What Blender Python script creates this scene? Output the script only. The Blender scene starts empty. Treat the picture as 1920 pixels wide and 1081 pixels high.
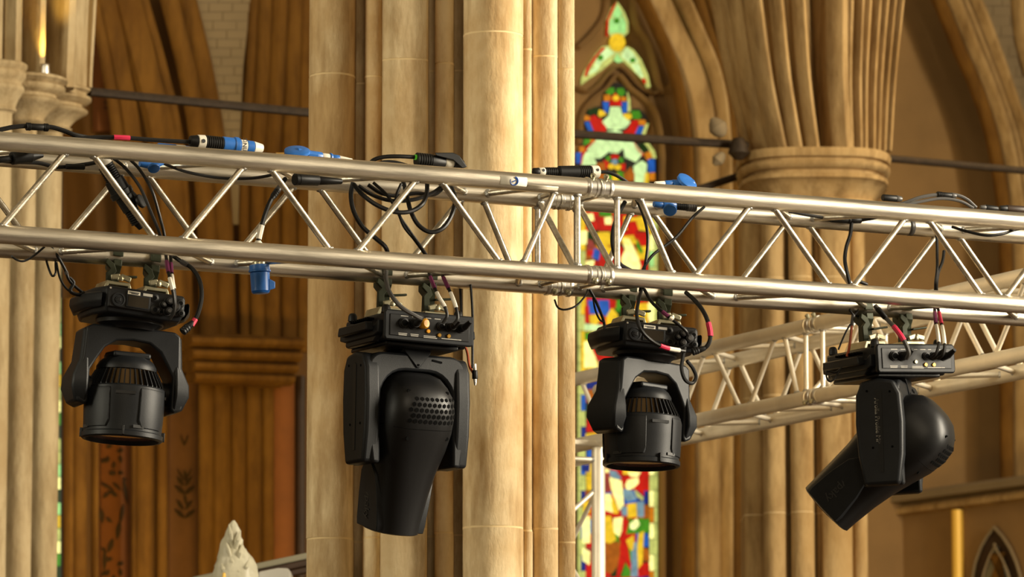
import bpy, math, random
from math import sin, cos, pi, radians as R
from mathutils import Vector as V, Matrix
random.seed(7)
SC = bpy.context.scene
COL = SC.collection

# ------------------------------------------------------------------ camera
F = 9000.0; TH = 0.1362; ZC = 1.6
cd = bpy.data.cameras.new('camera'); cam = bpy.data.objects.new('camera', cd); COL.objects.link(cam)
cam.location = (0, 0, ZC); cam.rotation_euler = (pi/2 + TH, 0, 0)
cd.sensor_width = 36; cd.lens = F/1920*36; cd.clip_end = 200
cd.dof.use_dof = True; cd.dof.focus_distance = 12.75; cd.dof.aperture_fstop = 8.5
SC.camera = cam

# ------------------------------------------------------------------ world, lights, exposure
SC.view_settings.view_transform = 'Standard'; SC.view_settings.look = 'None'
SC.view_settings.gamma = 1; SC.view_settings.use_curve_mapping = False
SC.view_settings.exposure = 0.0
w = bpy.data.worlds.new('world'); SC.world = w; w.use_nodes = True
w.node_tree.nodes['Background'].inputs[0].default_value = (0.62, 0.47, 0.27, 1)
w.node_tree.nodes['Background'].inputs[1].default_value = 0.44

def area(name, loc, tgt, sx, sy, power, col):
    d = bpy.data.lights.new(name, 'AREA'); d.shape = 'RECTANGLE'; d.size = sx; d.size_y = sy
    d.energy = power; d.color = col
    o = bpy.data.objects.new(name, d); COL.objects.link(o); o.location = loc
    o.rotation_euler = (V(tgt) - V(loc)).to_track_quat('-Z', 'Y').to_euler()
    return o
area('window_light_south', (9.0, 12.2, 5.5), (0.3, 13.9, 3.3), 2.2, 5, 2250, (1.0, 0.89, 0.70))
area('window_light_north', (-9.5, 8.0, 6.0), (0.0, 13.5, 3.2), 2.2, 5, 560, (1.0, 0.93, 0.72))
area('window_light_west', (1.5, -5, 10.0), (0.5, 13, 3.4), 4, 4, 520, (1.0, 0.84, 0.60))
area('aisle_lamp_left', (-1.3, 22.6, 1.7), (-2.2, 27, 3.6), 0.8, 0.8, 110, (1.0, 0.66, 0.16))
area('aisle_lamp_right', (4.6, 21.0, 7.5), (3.4, 27, 3.5), 1.2, 1.2, 120, (1.0, 0.74, 0.40))

# ------------------------------------------------------------------ projection helpers
def ray(px, py):
    x = (px-960)/F; u = -(py-540.5)/F
    return V((x, cos(TH)-u*sin(TH), sin(TH)+u*cos(TH)))
CAM = V((0, 0, ZC))
def at(px, py, Y):
    d = ray(px, py); return CAM + d*(Y/d.y)
def onp(px, py, p0, n):
    d = ray(px, py); return CAM + d*((V(p0)-CAM).dot(n)/d.dot(n))

# ------------------------------------------------------------------ materials
def lin(c):
    return tuple(((v/255)/12.92 if v/255 <= .04045 else ((v/255+.055)/1.055)**2.4) for v in c)
def mat(name, col, rough=.5, metal=0., noise=0., nscale=20., stretch=(1, 1, 1), bump=0., bscale=60., spec=.5, col2=None, emis=0., rotz=0.):
    m = bpy.data.materials.new(name); m.use_nodes = True
    nt = m.node_tree; b = nt.nodes['Principled BSDF']
    c = lin(col)
    b.inputs['Roughness'].default_value = rough; b.inputs['Metallic'].default_value = metal
    b.inputs['Specular IOR Level'].default_value = spec
    b.inputs['Base Color'].default_value = (*c, 1)
    if emis:
        b.inputs['Emission Strength'].default_value = emis; b.inputs['Emission Color'].default_value = (*c, 1)
    if noise or bump:
        tc = nt.nodes.new('ShaderNodeTexCoord'); mp = nt.nodes.new('ShaderNodeMapping')
        if rotz:
            vr = nt.nodes.new('ShaderNodeVectorRotate'); vr.rotation_type = 'Z_AXIS'; vr.inputs['Angle'].default_value = rotz
            nt.links.new(tc.outputs['Object'], vr.inputs['Vector']); nt.links.new(vr.outputs[0], mp.inputs[0])
        else: nt.links.new(tc.outputs['Object'], mp.inputs[0])
        mp.inputs['Scale'].default_value = stretch
    if noise:
        n = nt.nodes.new('ShaderNodeTexNoise'); n.inputs['Scale'].default_value = nscale; n.inputs['Detail'].default_value = 6
        n.inputs['Roughness'].default_value = .62
        nt.links.new(mp.outputs[0], n.inputs[0])
        rp = nt.nodes.new('ShaderNodeValToRGB')
        e = rp.color_ramp.elements
        c2 = lin(col2) if col2 else tuple(v*(1-noise) for v in c)
        e[0].position = .32; e[0].color = (*c2, 1); e[1].position = .62; e[1].color = (*c, 1)
        nt.links.new(n.outputs[0], rp.inputs[0]); nt.links.new(rp.outputs[0], b.inputs['Base Color'])
        if emis: nt.links.new(rp.outputs[0], b.inputs['Emission Color'])
    if bump:
        n2 = nt.nodes.new('ShaderNodeTexNoise'); n2.inputs['Scale'].default_value = bscale; n2.inputs['Detail'].default_value = 5
        nt.links.new(mp.outputs[0], n2.inputs[0])
        bp = nt.nodes.new('ShaderNodeBump'); bp.inputs['Strength'].default_value = bump; bp.inputs['Distance'].default_value = .01
        nt.links.new(n2.outputs[0], bp.inputs['Height']); nt.links.new(bp.outputs[0], b.inputs['Normal'])
    return m
def stone_mat(name, ca, cb, cc, streak=5, bumpv=.35):
    """two noise layers: broad stains + fine vertical tooling"""
    m = bpy.data.materials.new(name); m.use_nodes = True; nt = m.node_tree; b = nt.nodes['Principled BSDF']
    b.inputs['Roughness'].default_value = .85; b.inputs['Specular IOR Level'].default_value = .2
    geo = nt.nodes.new('ShaderNodeNewGeometry')
    def nz(scale, st, det=6):
        mp = nt.nodes.new('ShaderNodeMapping'); mp.inputs['Scale'].default_value = st
        nt.links.new(geo.outputs['Position'], mp.inputs[0])
        n = nt.nodes.new('ShaderNodeTexNoise'); n.inputs['Scale'].default_value = scale; n.inputs['Detail'].default_value = det
        n.inputs['Roughness'].default_value = .65
        nt.links.new(mp.outputs[0], n.inputs[0]); return n
    n1 = nz(2.6, (1, 1, .7)); n2 = nz(14, (1, 1, 1/streak)); n3 = nz(70, (1, 1, .35), 4)
    def ramp(n, p0, p1):
        r = nt.nodes.new('ShaderNodeMapRange'); r.inputs[1].default_value = p0; r.inputs[2].default_value = p1
        nt.links.new(n.outputs[0], r.inputs[0]); return r
    mx = nt.nodes.new('ShaderNodeMix'); mx.data_type = 'RGBA'
    mx.inputs[6].default_value = (*lin(ca), 1); mx.inputs[7].default_value = (*lin(cb), 1)
    nt.links.new(ramp(n1, .42, .64).outputs[0], mx.inputs[0])
    mx2 = nt.nodes.new('ShaderNodeMix'); mx2.data_type = 'RGBA'
    nt.links.new(mx.outputs[2], mx2.inputs[6]); mx2.inputs[7].default_value = (*lin(cc), 1)
    r2 = ramp(n2, .44, .76); nt.links.new(r2.outputs[0], mx2.inputs[0])
    nt.links.new(mx2.outputs[2], b.inputs['Base Color'])
    ad = nt.nodes.new('ShaderNodeMath'); ad.operation = 'ADD'
    nt.links.new(n2.outputs[0], ad.inputs[0]); nt.links.new(n3.outputs[0], ad.inputs[1])
    bp = nt.nodes.new('ShaderNodeBump'); bp.inputs['Strength'].default_value = bumpv; bp.inputs['Distance'].default_value = .008
    nt.links.new(ad.outputs[0], bp.inputs['Height']); nt.links.new(bp.outputs[0], b.inputs['Normal'])
    return m
M = {}
M['alu'] = mat('brushed_aluminium', (230, 220, 200), .38, 1, noise=.42, nscale=42, stretch=(.09, 1, 1), bump=.12, bscale=90, rotz=-0.4606)
M['weld'] = mat('weld_aluminium', (190, 188, 182), .42, 1, bump=.5, bscale=200)
M['alu2'] = mat('dull_aluminium', (236, 226, 204), .45, .45, noise=.15, nscale=8)
M['black'] = mat('black_plastic', (24, 26, 29), .46, 0, noise=.25, nscale=30, bump=.06, bscale=500, spec=.26)
M['black2'] = mat('black_satin_plastic', (18, 18, 19), .40, 0, noise=.2, nscale=8, bump=.05, bscale=600, spec=.3)
M['hole'] = mat('hole_black', (3, 3, 3), .9, spec=.1)
M['rubber'] = mat('black_rubber', (16, 15, 14), .48, noise=.3, nscale=40, spec=.32)
M['cable'] = mat('cable_black', (18, 16, 14), .45, spec=.3)
M['cable_g'] = mat('cable_grey', (70, 68, 66), .4)
M['olive'] = mat('clamp_metal', (54, 58, 40), .45, .3, noise=.3, nscale=40, spec=.3)
M['zinc'] = mat('zinc_plated', (186, 180, 150), .35, .8, noise=.25, nscale=30)
M['brass'] = mat('brass', (205, 160, 80), .3, 1)
M['steel'] = mat('bright_steel', (232, 228, 218), .32, 1)
M['blue'] = mat('blue_plastic', (42, 108, 190), .38, noise=.2, nscale=25)
M['white'] = mat('white_plastic', (226, 220, 205), .45)
M['label'] = mat('white_label', (222, 216, 200), .55)
M['ink'] = mat('black_ink', (18, 18, 18), .6)
M['inkg'] = mat('grey_ink', (168, 164, 154), .6)
M['embo'] = mat('embossed_black', (34, 34, 34), .5)
M['inkb'] = mat('blue_ink', (30, 80, 160), .5)
M['pink'] = mat('pink_tape', (206, 40, 78), .45)
M['purple'] = mat('purple_tape', (110, 30, 80), .45)
M['yellow'] = mat('yellow_ring', (235, 165, 25), .4)
M['orangec'] = mat('orange_cord', (170, 75, 35), .5)
M['screen'] = mat('dark_display', (40, 34, 26), .15)
M['sink'] = mat('heat_sink_lit_brown', (110, 88, 56), .45, .7)  # brown tone paints the warm light reflected between the fins
M['lens'] = mat('lens_glass', (120, 85, 75), .08, spec=.8)
M['stone'] = stone_mat('pale_limestone', (226, 204, 162), (196, 164, 116), (150, 118, 74))
M['mortar'] = mat('lime_mortar', (224, 198, 148), .9)
M['stoneL'] = stone_mat('limestone_arcade', (188, 168, 130), (168, 144, 104), (124, 102, 66))
M['stoneR'] = stone_mat('honey_limestone', (180, 150, 102), (160, 128, 80), (116, 88, 50))
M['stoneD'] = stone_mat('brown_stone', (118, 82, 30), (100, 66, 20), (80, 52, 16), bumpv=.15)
M['plaster'] = mat('tan_plaster', (140, 108, 64), .9, noise=.18, nscale=2.2)
M['plasterG'] = mat('grey_plaster', (132, 114, 84), .9, noise=.15, nscale=3)
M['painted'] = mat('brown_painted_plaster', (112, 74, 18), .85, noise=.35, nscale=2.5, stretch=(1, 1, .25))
M['paintO'] = mat('ochre_paint_and_light', (128, 74, 26), .85, noise=.25, nscale=4)  # border paint; on one shaft the orange stands for lamplight
M['paintP'] = mat('faded_rose_paint', (126, 86, 54), .85, noise=.25, nscale=4)
M['leafink'] = mat('dark_stencil_paint', (62, 42, 14), .9)
M['iron'] = mat('black_iron', (58, 44, 28), .6, .4, noise=.4, nscale=30)
M['gilt_lit'] = mat('gilt_and_lit_edge', (236, 190, 80), .45, .2)  # gilding, and the yellow painted for the screen's lit edge
M['alab'] = mat('alabaster', (200, 194, 168), .45, noise=.2, nscale=9, bump=.4, bscale=24)
M['marble'] = mat('white_marble', (225, 222, 212), .35)
M['wood'] = mat('dark_wood', (58, 40, 26), .5, noise=.4, nscale=5)
M['railm'] = mat('grey_rail', (128, 122, 100), .5)
M['floor'] = mat('floor_tiles', (58, 40, 22), .5, noise=.3, nscale=2)
M['lead'] = mat('window_lead', (26, 24, 20), .7)
GL = {'g': (150, 205, 120), 'w': (226, 226, 150), 'p': (192, 220, 150), 'y': (240, 196, 40), 'o': (206, 122, 24), 'r': (196, 28, 16), 'b': (36, 92, 176), 'B': (24, 44, 120),
      'G': (70, 140, 30), 'd': (24, 50, 14), 's': (120, 150, 160), 'l': (236, 230, 140), 'c': (176, 180, 96), 'k': (168, 90, 20), 'm': (150, 60, 50)}
for k, c in GL.items():
    M['gl_'+k] = m_ = mat('stained_glass_'+k, c, .3, noise=.4, nscale=26, emis=1.7 if k in 'lw' else (1.45 if k in 'pgc' else 1.1))
    b_ = m_.node_tree.nodes['Principled BSDF']
    for l_ in list(m_.node_tree.links):
        if l_.to_socket == b_.inputs['Base Color']: m_.node_tree.links.remove(l_)
    b_.inputs['Base Color'].default_value = (*[v*.12 for v in lin(c)], 1)


# ------------------------------------------------------------------ mesh helpers
MW = {}
def empty(name, loc, rot=(0, 0, 0), parent=None):
    o = bpy.data.objects.new(name, None); COL.objects.link(o)
    o.empty_display_size = .05
    o.location = loc; o.rotation_euler = rot
    MW[o] = Matrix.LocRotScale(V(loc), __import__('mathutils').Euler(rot), None)
    return o
def tag(o, label, cat, group=None, kind=None):
    if label: o['label'] = label
    if cat: o['category'] = cat
    if group: o['group'] = group
    if kind: o['kind'] = kind
    return o
def struct(o, label=None):
    o['kind'] = 'structure'
    if label: o['label'] = label
    return o
def ob(name, geo, m, parent=None, world=False, smooth=True, bevel=0, seg=2, ang=38):
    vs, fs = geo
    vs = [V(v) for v in vs]
    loc = V((0, 0, 0))
    if parent is None:
        lo = V([min(v[i] for v in vs) for i in range(3)]); hi = V([max(v[i] for v in vs) for i in range(3)])
        loc = V(((lo.x+hi.x)/2, (lo.y+hi.y)/2, lo.z)); vs = [v-loc for v in vs]
    elif world:
        inv = MW[parent].inverted(); vs = [inv @ v for v in vs]
    me = bpy.data.meshes.new(name); me.from_pydata([tuple(v) for v in vs], [], fs); me.update()
    import bmesh
    bm = bmesh.new(); bm.from_mesh(me); bmesh.ops.recalc_face_normals(bm, faces=bm.faces); bm.to_mesh(me); bm.free()
    if smooth:
        me.shade_smooth(); me.set_sharp_from_angle(angle=R(ang))
    o = bpy.data.objects.new(name, me); COL.objects.link(o)
    me.materials.append(M[m] if isinstance(m, str) else m)
    o.location = loc
    MW[o] = Matrix.Translation(loc) if parent is None else MW[parent].copy()
    if parent: o.parent = parent
    if bevel:
        b = o.modifiers.new('bevel', 'BEVEL'); b.width = bevel; b.segments = seg; b.limit_method = 'ANGLE'; b.angle_limit = R(30)
    return o
def frames(pts):
    n = len(pts); T = []
    for i in range(n):
        t = (pts[min(i+1, n-1)] - pts[max(i-1, 0)])
        T.append(t.normalized() if t.length > 1e-9 else V((0, 0, 1)))
    a = V((0, 0, 1)) if abs(T[0].z) < .9 else V((1, 0, 0))
    N = [(a - T[0]*a.dot(T[0])).normalized()]
    for i in range(1, n):
        v = N[-1] - T[i]*N[-1].dot(T[i]); N.append(v.normalized())
    return T, N
def tube(pts, r, n=8):
    pts = [V(p) for p in pts]; T, N = frames(pts); vs = []; fs = []
    for i, p in enumerate(pts):
        B = T[i].cross(N[i]); rr = r[i] if isinstance(r, (list, tuple)) else r
        for k in range(n):
            a = 2*pi*k/n; vs.append(p + (N[i]*cos(a) + B*sin(a))*rr)
    for i in range(len(pts)-1):
        for k in range(n):
            fs.append((i*n+k, i*n+(k+1) % n, (i+1)*n+(k+1) % n, (i+1)*n+k))
    fs.append(tuple(range(n))[::-1]); fs.append(tuple((len(pts)-1)*n+k for k in range(n)))
    return vs, fs
def lathe(p0, d, prof, n=20):
    d = V(d).normalized(); p0 = V(p0)
    a = V((0, 0, 1)) if abs(d.z) < .9 else V((1, 0, 0))
    N = (a - d*a.dot(d)).normalized(); B = d.cross(N); vs = []; fs = []
    for s, r in prof:
        for k in range(n):
            t = 2*pi*k/n; vs.append(p0 + d*s + (N*cos(t)+B*sin(t))*max(r, 1e-4))
    L = len(prof)
    for i in range(L-1):
        for k in range(n): fs.append((i*n+k, i*n+(k+1) % n, (i+1)*n+(k+1) % n, (i+1)*n+k))
    fs.append(tuple(range(n))[::-1]); fs.append(tuple((L-1)*n+k for k in range(n)))
    return vs, fs
def loft(rings):
    n = len(rings[0]); vs = [V(p) for r in rings for p in r]; fs = []
    for i in range(len(rings)-1):
        for k in range(n): fs.append((i*n+k, i*n+(k+1) % n, (i+1)*n+(k+1) % n, (i+1)*n+k))
    fs.append(tuple(range(n))[::-1]); fs.append(tuple((len(rings)-1)*n+k for k in range(n)))
    return vs, fs
def prism(poly, f, d0, d1):
    """poly (u,v) pairs; f(u,v,w) -> point"""
    n = len(poly); vs = [f(u, v, d0) for u, v in poly] + [f(u, v, d1) for u, v in poly]
    fs = [tuple(range(n))[::-1], tuple(range(n, 2*n))] + [(i, (i+1) % n, n+(i+1) % n, n+i) for i in range(n)]
    return vs, fs
def box(c, s, rot=None):
    c = V(c); vs = []
    for x in (-.5, .5):
        for y in (-.5, .5):
            for z in (-.5, .5):
                v = V((x*s[0], y*s[1], z*s[2])); vs.append(c + (rot @ v if rot else v))
    return vs, [(0, 1, 3, 2), (4, 6, 7, 5), (0, 4, 5, 1), (2, 3, 7, 6), (0, 2, 6, 4), (1, 5, 7, 3)]
def catmull(pts, k=7):
    P = [V(p) for p in pts]; P = [P[0]*2-P[1]] + P + [P[-1]*2-P[-2]]; out = []
    for i in range(1, len(P)-2):
        a, b, c, d = P[i-1:i+3]
        for j in range(k):
            t = j/k
            out.append(.5*((2*b) + (c-a)*t + (2*a-5*b+4*c-d)*t*t + (3*b-a-3*c+d)*t**3))
    out.append(P[-2]); return out
XZ = lambda x, z, y: V((x, y, z))
YZ = lambda y, z, x: V((x, y, z))
XY = lambda x, y, z: V((x, y, z))
def text_geo(s, size, ext=0.0004, align='CENTER'):
    cu = bpy.data.curves.new('t', 'FONT'); cu.body = s; cu.size = size; cu.extrude = ext; cu.align_x = align; cu.align_y = 'CENTER'
    cu.resolution_u = 2
    o = bpy.data.objects.new('t', cu); me = bpy.data.meshes.new_from_object(o)
    vs = [v.co.copy() for v in me.vertices]; fs = [tuple(p.vertices) for p in me.polygons]
    bpy.data.objects.remove(o); bpy.data.curves.remove(cu); bpy.data.meshes.remove(me)
    return vs, fs
def xf(geo, origin, ex, ey):
    """place flat geometry: local x->ex, y->ey, z->ex x ey"""
    ex = V(ex).normalized(); ey = V(ey); ey = (ey - ex*ey.dot(ex)).normalized(); ez = ex.cross(ey); o = V(origin)
    return [o + ex*v[0] + ey*v[1] + ez*v[2] for v in geo[0]], geo[1]

# ================================================================== THE CHURCH
PA = R(31.2)
A0 = V((-1.93, 20, 0)); EA = V((cos(PA), sin(PA), 0)); NA = V((-sin(PA), cos(PA), 0)); UP = V((0, 0, 1))
def arc(px, py, off=0): return onp(px, py, A0 + NA*off, NA)
def quad_poly(pts, off, th=.02):
    """thin slab with a pixel-measured outline on the arcade-parallel plane 'off' (its front face)"""
    P = [arc(x, y, off) for x, y in pts]; n = len(P)
    vs = P + [p + NA*th for p in P]
    return vs, [tuple(range(n)), tuple(range(n, 2*n))[::-1]] + [(i, (i+1) % n, n+(i+1) % n, n+i) for i in range(n)]
def sweep(pts, off, hw, depth=None, n=10, k=5, fn=None):
    fn = fn or (lambda x, y: arc(x, y, off))
    P = catmull([fn(x, y) for x, y in pts], k) if len(pts) > 2 else [fn(*p) for p in pts]
    T, _ = frames(P); vs = []; fs = []
    nrm = NA
    for i, p in enumerate(P):
        wd = hw*p.y/F; dp = depth if depth is not None else wd
        B = T[i].cross(nrm).normalized()
        for q in range(n):
            a = 2*pi*q/n; vs.append(p + B*wd*cos(a) - nrm*dp*sin(a))
    for i in range(len(P)-1):
        for q in range(n): fs.append((i*n+q, i*n+(q+1) % n, (i+1)*n+(q+1) % n, (i+1)*n+q))
    fs.append(tuple(range(n))); fs.append(tuple((len(P)-1)*n+q for q in range(n)))
    return vs, fs

fl = struct(ob('floor', box((0, 16, -.1), (40, 56, .2)), 'floor', smooth=False))

def wall_slab(name, off, u0, u1, z0, z1, m, th=.3):
    P = lambda u, z, w_: A0 + NA*(off+w_) + EA*u + UP*z
    return struct(ob(name, prism([(u0, z0), (u1, z0), (u1, z1), (u0, z1)], P, 0, th), m, smooth=False))
OB = 5.5
usplit = (arc(820, 540, OB) - A0).dot(EA)
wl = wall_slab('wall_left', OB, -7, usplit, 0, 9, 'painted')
wb = wall_slab('wall_back', OB, usplit, 15, 0, 9, 'plaster')

# ---- left: painted arch beyond the arcade ------------------------------------
Y0 = -60
t1 = struct(empty('trim_1', A0 + NA*4.9 + EA*2))
def mould(parent, pts, off, hw, m, depth=None, label=None, name='moulding'):
    o = ob(name, sweep(pts, off, hw, depth), m, parent, world=True)
    if label: o['label'] = label
    return o
def ext(pts, dx=None):
    (x0, y0), (x1, y1) = pts[0], pts[1]
    return [(x0 + (x0-x1)*.45, y0 + (y0-y1)*.45)] + pts
LA = [  # centre line, half width, depth, material
    ([(176, 0), (200, 125), (219, 250), (230, 400), (234, 660)], 12, .03, 'stoneD'),
    ([(199, 0), (225, 125), (246, 250), (258, 400), (264, 660)], 20, .04, 'stoneD'),
    ([(237, 0), (270, 125), (301, 250), (318, 400), (326, 660)], 30, .06, 'stoneD'),
    ([(270, 0), (305, 125), (333, 250), (347, 400), (354, 660)], 10, .02, 'stoneD'),
    ([(318, 0), (349, 125), (371, 250), (386, 400), (394, 660)], 20, .05, 'stoneD'),
    ([(349, 0), (379, 125), (401, 250), (416, 400), (424, 660)], 20, .06, 'stoneD')]
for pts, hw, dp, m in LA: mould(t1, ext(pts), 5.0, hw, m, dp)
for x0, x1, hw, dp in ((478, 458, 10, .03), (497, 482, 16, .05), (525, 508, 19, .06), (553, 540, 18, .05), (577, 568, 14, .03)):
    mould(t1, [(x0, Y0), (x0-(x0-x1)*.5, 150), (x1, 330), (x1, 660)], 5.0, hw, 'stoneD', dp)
sp = ob('spandrel', quad_poly([(350, Y0), (480, Y0), (470, 0), (456, 125), (450, 260), (447, 420), (428, 420), (412, 260), (394, 125), (366, 0)], 5.0), 'plasterG', t1, world=True)
def courses(parent, LB, RB_, y0, y1, step, wid, off, m):
    def ip(T_, y):
        for (a, xa), (b, xb) in zip(T_, T_[1:]):
            if a <= y <= b: return xa + (xb-xa)*(y-a)/(b-a)
        return T_[-1][1]
    y = y0; r_ = 0; rr = random.Random(5)
    while y < y1:
        x0, x1 = ip(LB, y+step/2)+1, ip(RB_, y+step/2)-1
        x = x0 - (wid*.5 if r_ % 2 else 0)
        while x < x1:
            a, b = max(x, x0), min(x+wid-1.2, x1)
            if b - a > 4: ob('stone_block', quad_poly([(a, y), (b, y), (b, y+step-1.3), (a, y+step-1.3)], off - rr.uniform(.004, .012), .03), m, parent, world=True, smooth=False)
            x += wid
        y += step; r_ += 1
courses(t1, [(-60, 350), (0, 366), (125, 394), (260, 412), (420, 428)], [(-60, 480), (0, 470), (125, 456), (260, 450), (420, 447)], -45, 300, 17, 44, 5.0, 'plasterG')
# respond pier with capital
ob('capital_block', sweep([(450, 632), (450, 722)], 5.02, 90, .12), 'stoneD', t1, world=True)
for y, hw, hh, dp in ((642, 106, 14, .11), (666, 102, 13, .10), (688, 97, 12, .085), (708, 93, 12, .07)):
    c = ob('capital_ring', sweep([(450-hw, y-2), (450+hw, y+4)], 4.93, hh, dp), 'stoneD', t1, world=True)
for x, hw, dp, m in ((250, 4, .02, 'stoneD'), (270, 19, .05, 'stoneD'), (304, 11, .03, 'stoneD'), (386, 15, .03, 'stoneD'), (415, 19, .04, 'stoneD'), (446, 16, .05, 'stoneD'),
                     (474, 18, .05, 'stoneD'), (503, 13, .03, 'stoneD'), (530, 24, .06, 'paintO'), (562, 10, .04, 'wood'), (150, 14, .03, 'stoneD'), (128, 10, .04, 'stoneD'), (178, 6, .03, 'stoneD')):  # the orange shaft has warm light painted into its colour
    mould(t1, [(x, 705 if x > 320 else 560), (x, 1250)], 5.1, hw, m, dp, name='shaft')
for (xa, xb, ya, m) in ((190, 245, 560, 'paintO'), (318, 372, 715, 'paintP'), (183, 216, -40, 'paintO')):
    yb = 1180 if ya > 0 else 245
    o = ob('painted_border', quad_poly([(xa, ya), (xb, ya), (xb, yb), (xa, yb)], 5.42, .06), m, wl, world=True, smooth=False)
def leafgeo(items, off=5.41):
    vs = []; fs = []
    for x, y, a, L, wd in items:
        ca, sa = cos(R(a)), sin(R(a))
        ring = []
        for s in (0, .2, .45, .75): ring.append((s*L, wd*math.sin(pi*min(1, s*.9+.1))))
        pts = [(s, v) for s, v in ring] + [(L, 0)] + [(s, -v) for s, v in reversed(ring)]
        P = [arc(x + u*ca - v*sa, y + u*sa + v*ca, off) for u, v in pts]
        b = len(vs); n = len(P); vs += P + [p + NA*.004 for p in P]
        fs += [tuple(range(b, b+n)), tuple(range(b+n, b+2*n))[::-1]] + [(b+i, b+(i+1) % n, b+n+(i+1) % n, b+n+i) for i in range(n)]
    return vs, fs
lv = []
for y0 in (838, 1050):
    lv += [(200, y0, -20, 12, 4), (232, y0+4, 160, 14, 4), (225, y0+16, 80, 14, 4), (204, y0+18, 110, 12, 4), (190, y0+28, -30, 14, 4), (214, y0+28, 95, 12, 3.5), (205, y0+48, 5, 14, 4.5), (222, y0+48, 0, 10, 4), (230, y0+58, 20, 10, 3)]
for k, (x, y, a, L, wd) in enumerate([(232, 900, 80, 45, 4), (232, 945, 100, 38, 4), (220, 930, 215, 18, 4), (206, 922, 140, 18, 4), (190, 955, 85, 26, 5), (200, 970, 40, 14, 3), (225, 978, 100, 34, 5), (212, 905, 40, 22, 3), (190, 905, 30, 28, 3),
                                       (212, 1010, 110, 28, 5), (190, 1026, 40, 14, 3), (197, 1032, 92, 40, 4)]): lv.append((x, y, a, L, wd))
for y0 in (885, 930): lv += [(344, y0+25, -125, 22, 3.5), (348, y0+25, -55, 22, 3.5), (346, y0+40, -140, 24, 4), (348, y0+40, -40, 24, 4), (346, y0-4, 80, 24, 3)]
lv += [(345, 900, -120, 26, 2), (347, 900, -60, 26, 2), (346, 835, -110, 22, 1.5), (346, 835, -70, 22, 1.5)]
st = ob('painted_foliage', leafgeo(lv), 'leafink', wl, world=True, smooth=False); st['kind'] = 'stuff'; st['label'] = 'dark stencilled foliage on ochre border'
tg = text_geo('u  non', .105)
p0 = arc(199, 160, 5.41)
lt = ob('painted_lettering', xf(tg, p0, UP - EA*.03, -EA), 'leafink', wl, world=True, smooth=False); lt['label'] = 'dark gothic letters painted on the arch border'

# ---- right: aisle window wall, rear arch and far arch ------------------------
t2 = struct(empty('trim_2', A0 + NA*5 + EA*6))
for pts, hw, dp, m in [
    ([(1205, Y0), (1262, 60), (1298, 140), (1320, 237), (1328, 420), (1328, 1250)], 26, .05, 'stoneR'),
    ([(1250, Y0), (1302, 60), (1334, 140), (1350, 237), (1355, 420), (1355, 1250)], 10, .10, 'stoneR'),
    ([(1290, Y0), (1326, 60), (1352, 140), (1368, 237), (1376, 420), (1376, 1250)], 13, .05, 'stoneD'),
    ([(1310, Y0), (1352, 60), (1380, 140), (1396, 237), (1402, 420), (1402, 1250)], 12, .04, 'stoneD'),
    ([(1175, Y0), (1225, 40), (1262, 130), (1282, 237), (1290, 420), (1290, 1250)], 9, .06, 'stoneD'),
    ([(1335, Y0), (1380, 60), (1405, 140), (1420, 237), (1426, 420), (1426, 1250)], 11, .04, 'stoneD')]:
    mould(t2, pts, 5.1, hw, m, dp)
t3 = struct(empty('trim_3', A0 + NA*5 + EA*9))
for pts, hw, dp, m in [
    ([(1725, Y0), (1760, 0), (1798, 92), (1831, 166), (1860, 259), (1879, 370), (1886, 480), (1888, 900)], 12, .05, 'stoneD'),
    ([(1746, Y0), (1780, 0), (1817, 92), (1850, 172), (1879, 265), (1898, 375), (1905, 480), (1906, 900)], 11, .10, 'stoneR'),
    ([(1766, Y0), (1799, 0), (1836, 92), (1869, 180), (1898, 270), (1915, 380), (1922, 480), (1924, 900)], 9, .07, 'stoneR'),
    ([(1785, Y0), (1818, 0), (1854, 92), (1886, 183), (1915, 272), (1932, 380), (1940, 480), (1942, 900)], 12, .11, 'stoneR')]:
    mould(t3, pts, 5.0, hw, m, dp)
ob('spandrel', quad_poly([(1795, Y0), (1990, Y0), (1990, 300), (1932, 260), (1896, 180), (1864, 92), (1828, 0)], 5.0), 'plasterG', t3, world=True)
courses(t3, [(-60, 1795), (0, 1828), (92, 1864), (180, 1896), (260, 1932)], [(-60, 1985), (300, 1985)], -45, 230, 19, 50, 5.0, 'plasterG')
mould(t3, [(1905, Y0), (1912, 60), (1930, 140)], 4.95, 9, 'stoneR', .06)

# ---- low screen at the lower right (runs towards the camera) -----------------
Q = arc(1692, 905, OB)
def scr(px, py, off=0): return onp(px, py, Q - EA*off, EA)
ztop = scr(1800, 925).z
S0 = V((Q.x, Q.y, 0))
def scr_s(px): return (scr(px, 1000) - S0).dot(-NA)
wr = struct(ob('wall_right', prism([(0, 0), (4.2, 0), (4.2, ztop), (0, ztop)], lambda u, z, w_: S0 - NA*u + EA*w_ + UP*z, 0, .35), 'plaster', smooth=False))
def scr_bar(name, za, zb, out, m, u0=0, u1=4.2):
    return ob(name, prism([(0, za), (-out, za+.01), (-out, zb-.02), (-out*.6, zb), (0.1, zb)], lambda w_, z, u: S0 - NA*u + EA*w_ + UP*z, u0, u1), m, wr, world=True, smooth=False)
scr_bar('string_course', ztop-.02, ztop+.05, .09, 'plasterG')
scr_bar('string_course', ztop-.09, ztop-.03, .05, 'stoneR')
ug = scr_s(1803)
ob('lit_edge_strip', tube([S0 - NA*ug - EA*.03, S0 - NA*ug - EA*.03 + UP*(ztop-.1)], .036, 12), 'gilt_lit', wr, world=True)['label'] = 'bright yellow vertical strip painted as a lit edge'  # yellow colour stands in for light on the edge
NL = [(1825, 1250), (1826, 1081), (1831, 1055), (1842, 1025), (1853, 1006), (1864, 992)]; NR = [(1864, 992), (1878, 1008), (1892, 1030), (1903, 1055), (1911, 1081), (1914, 1250)]
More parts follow.
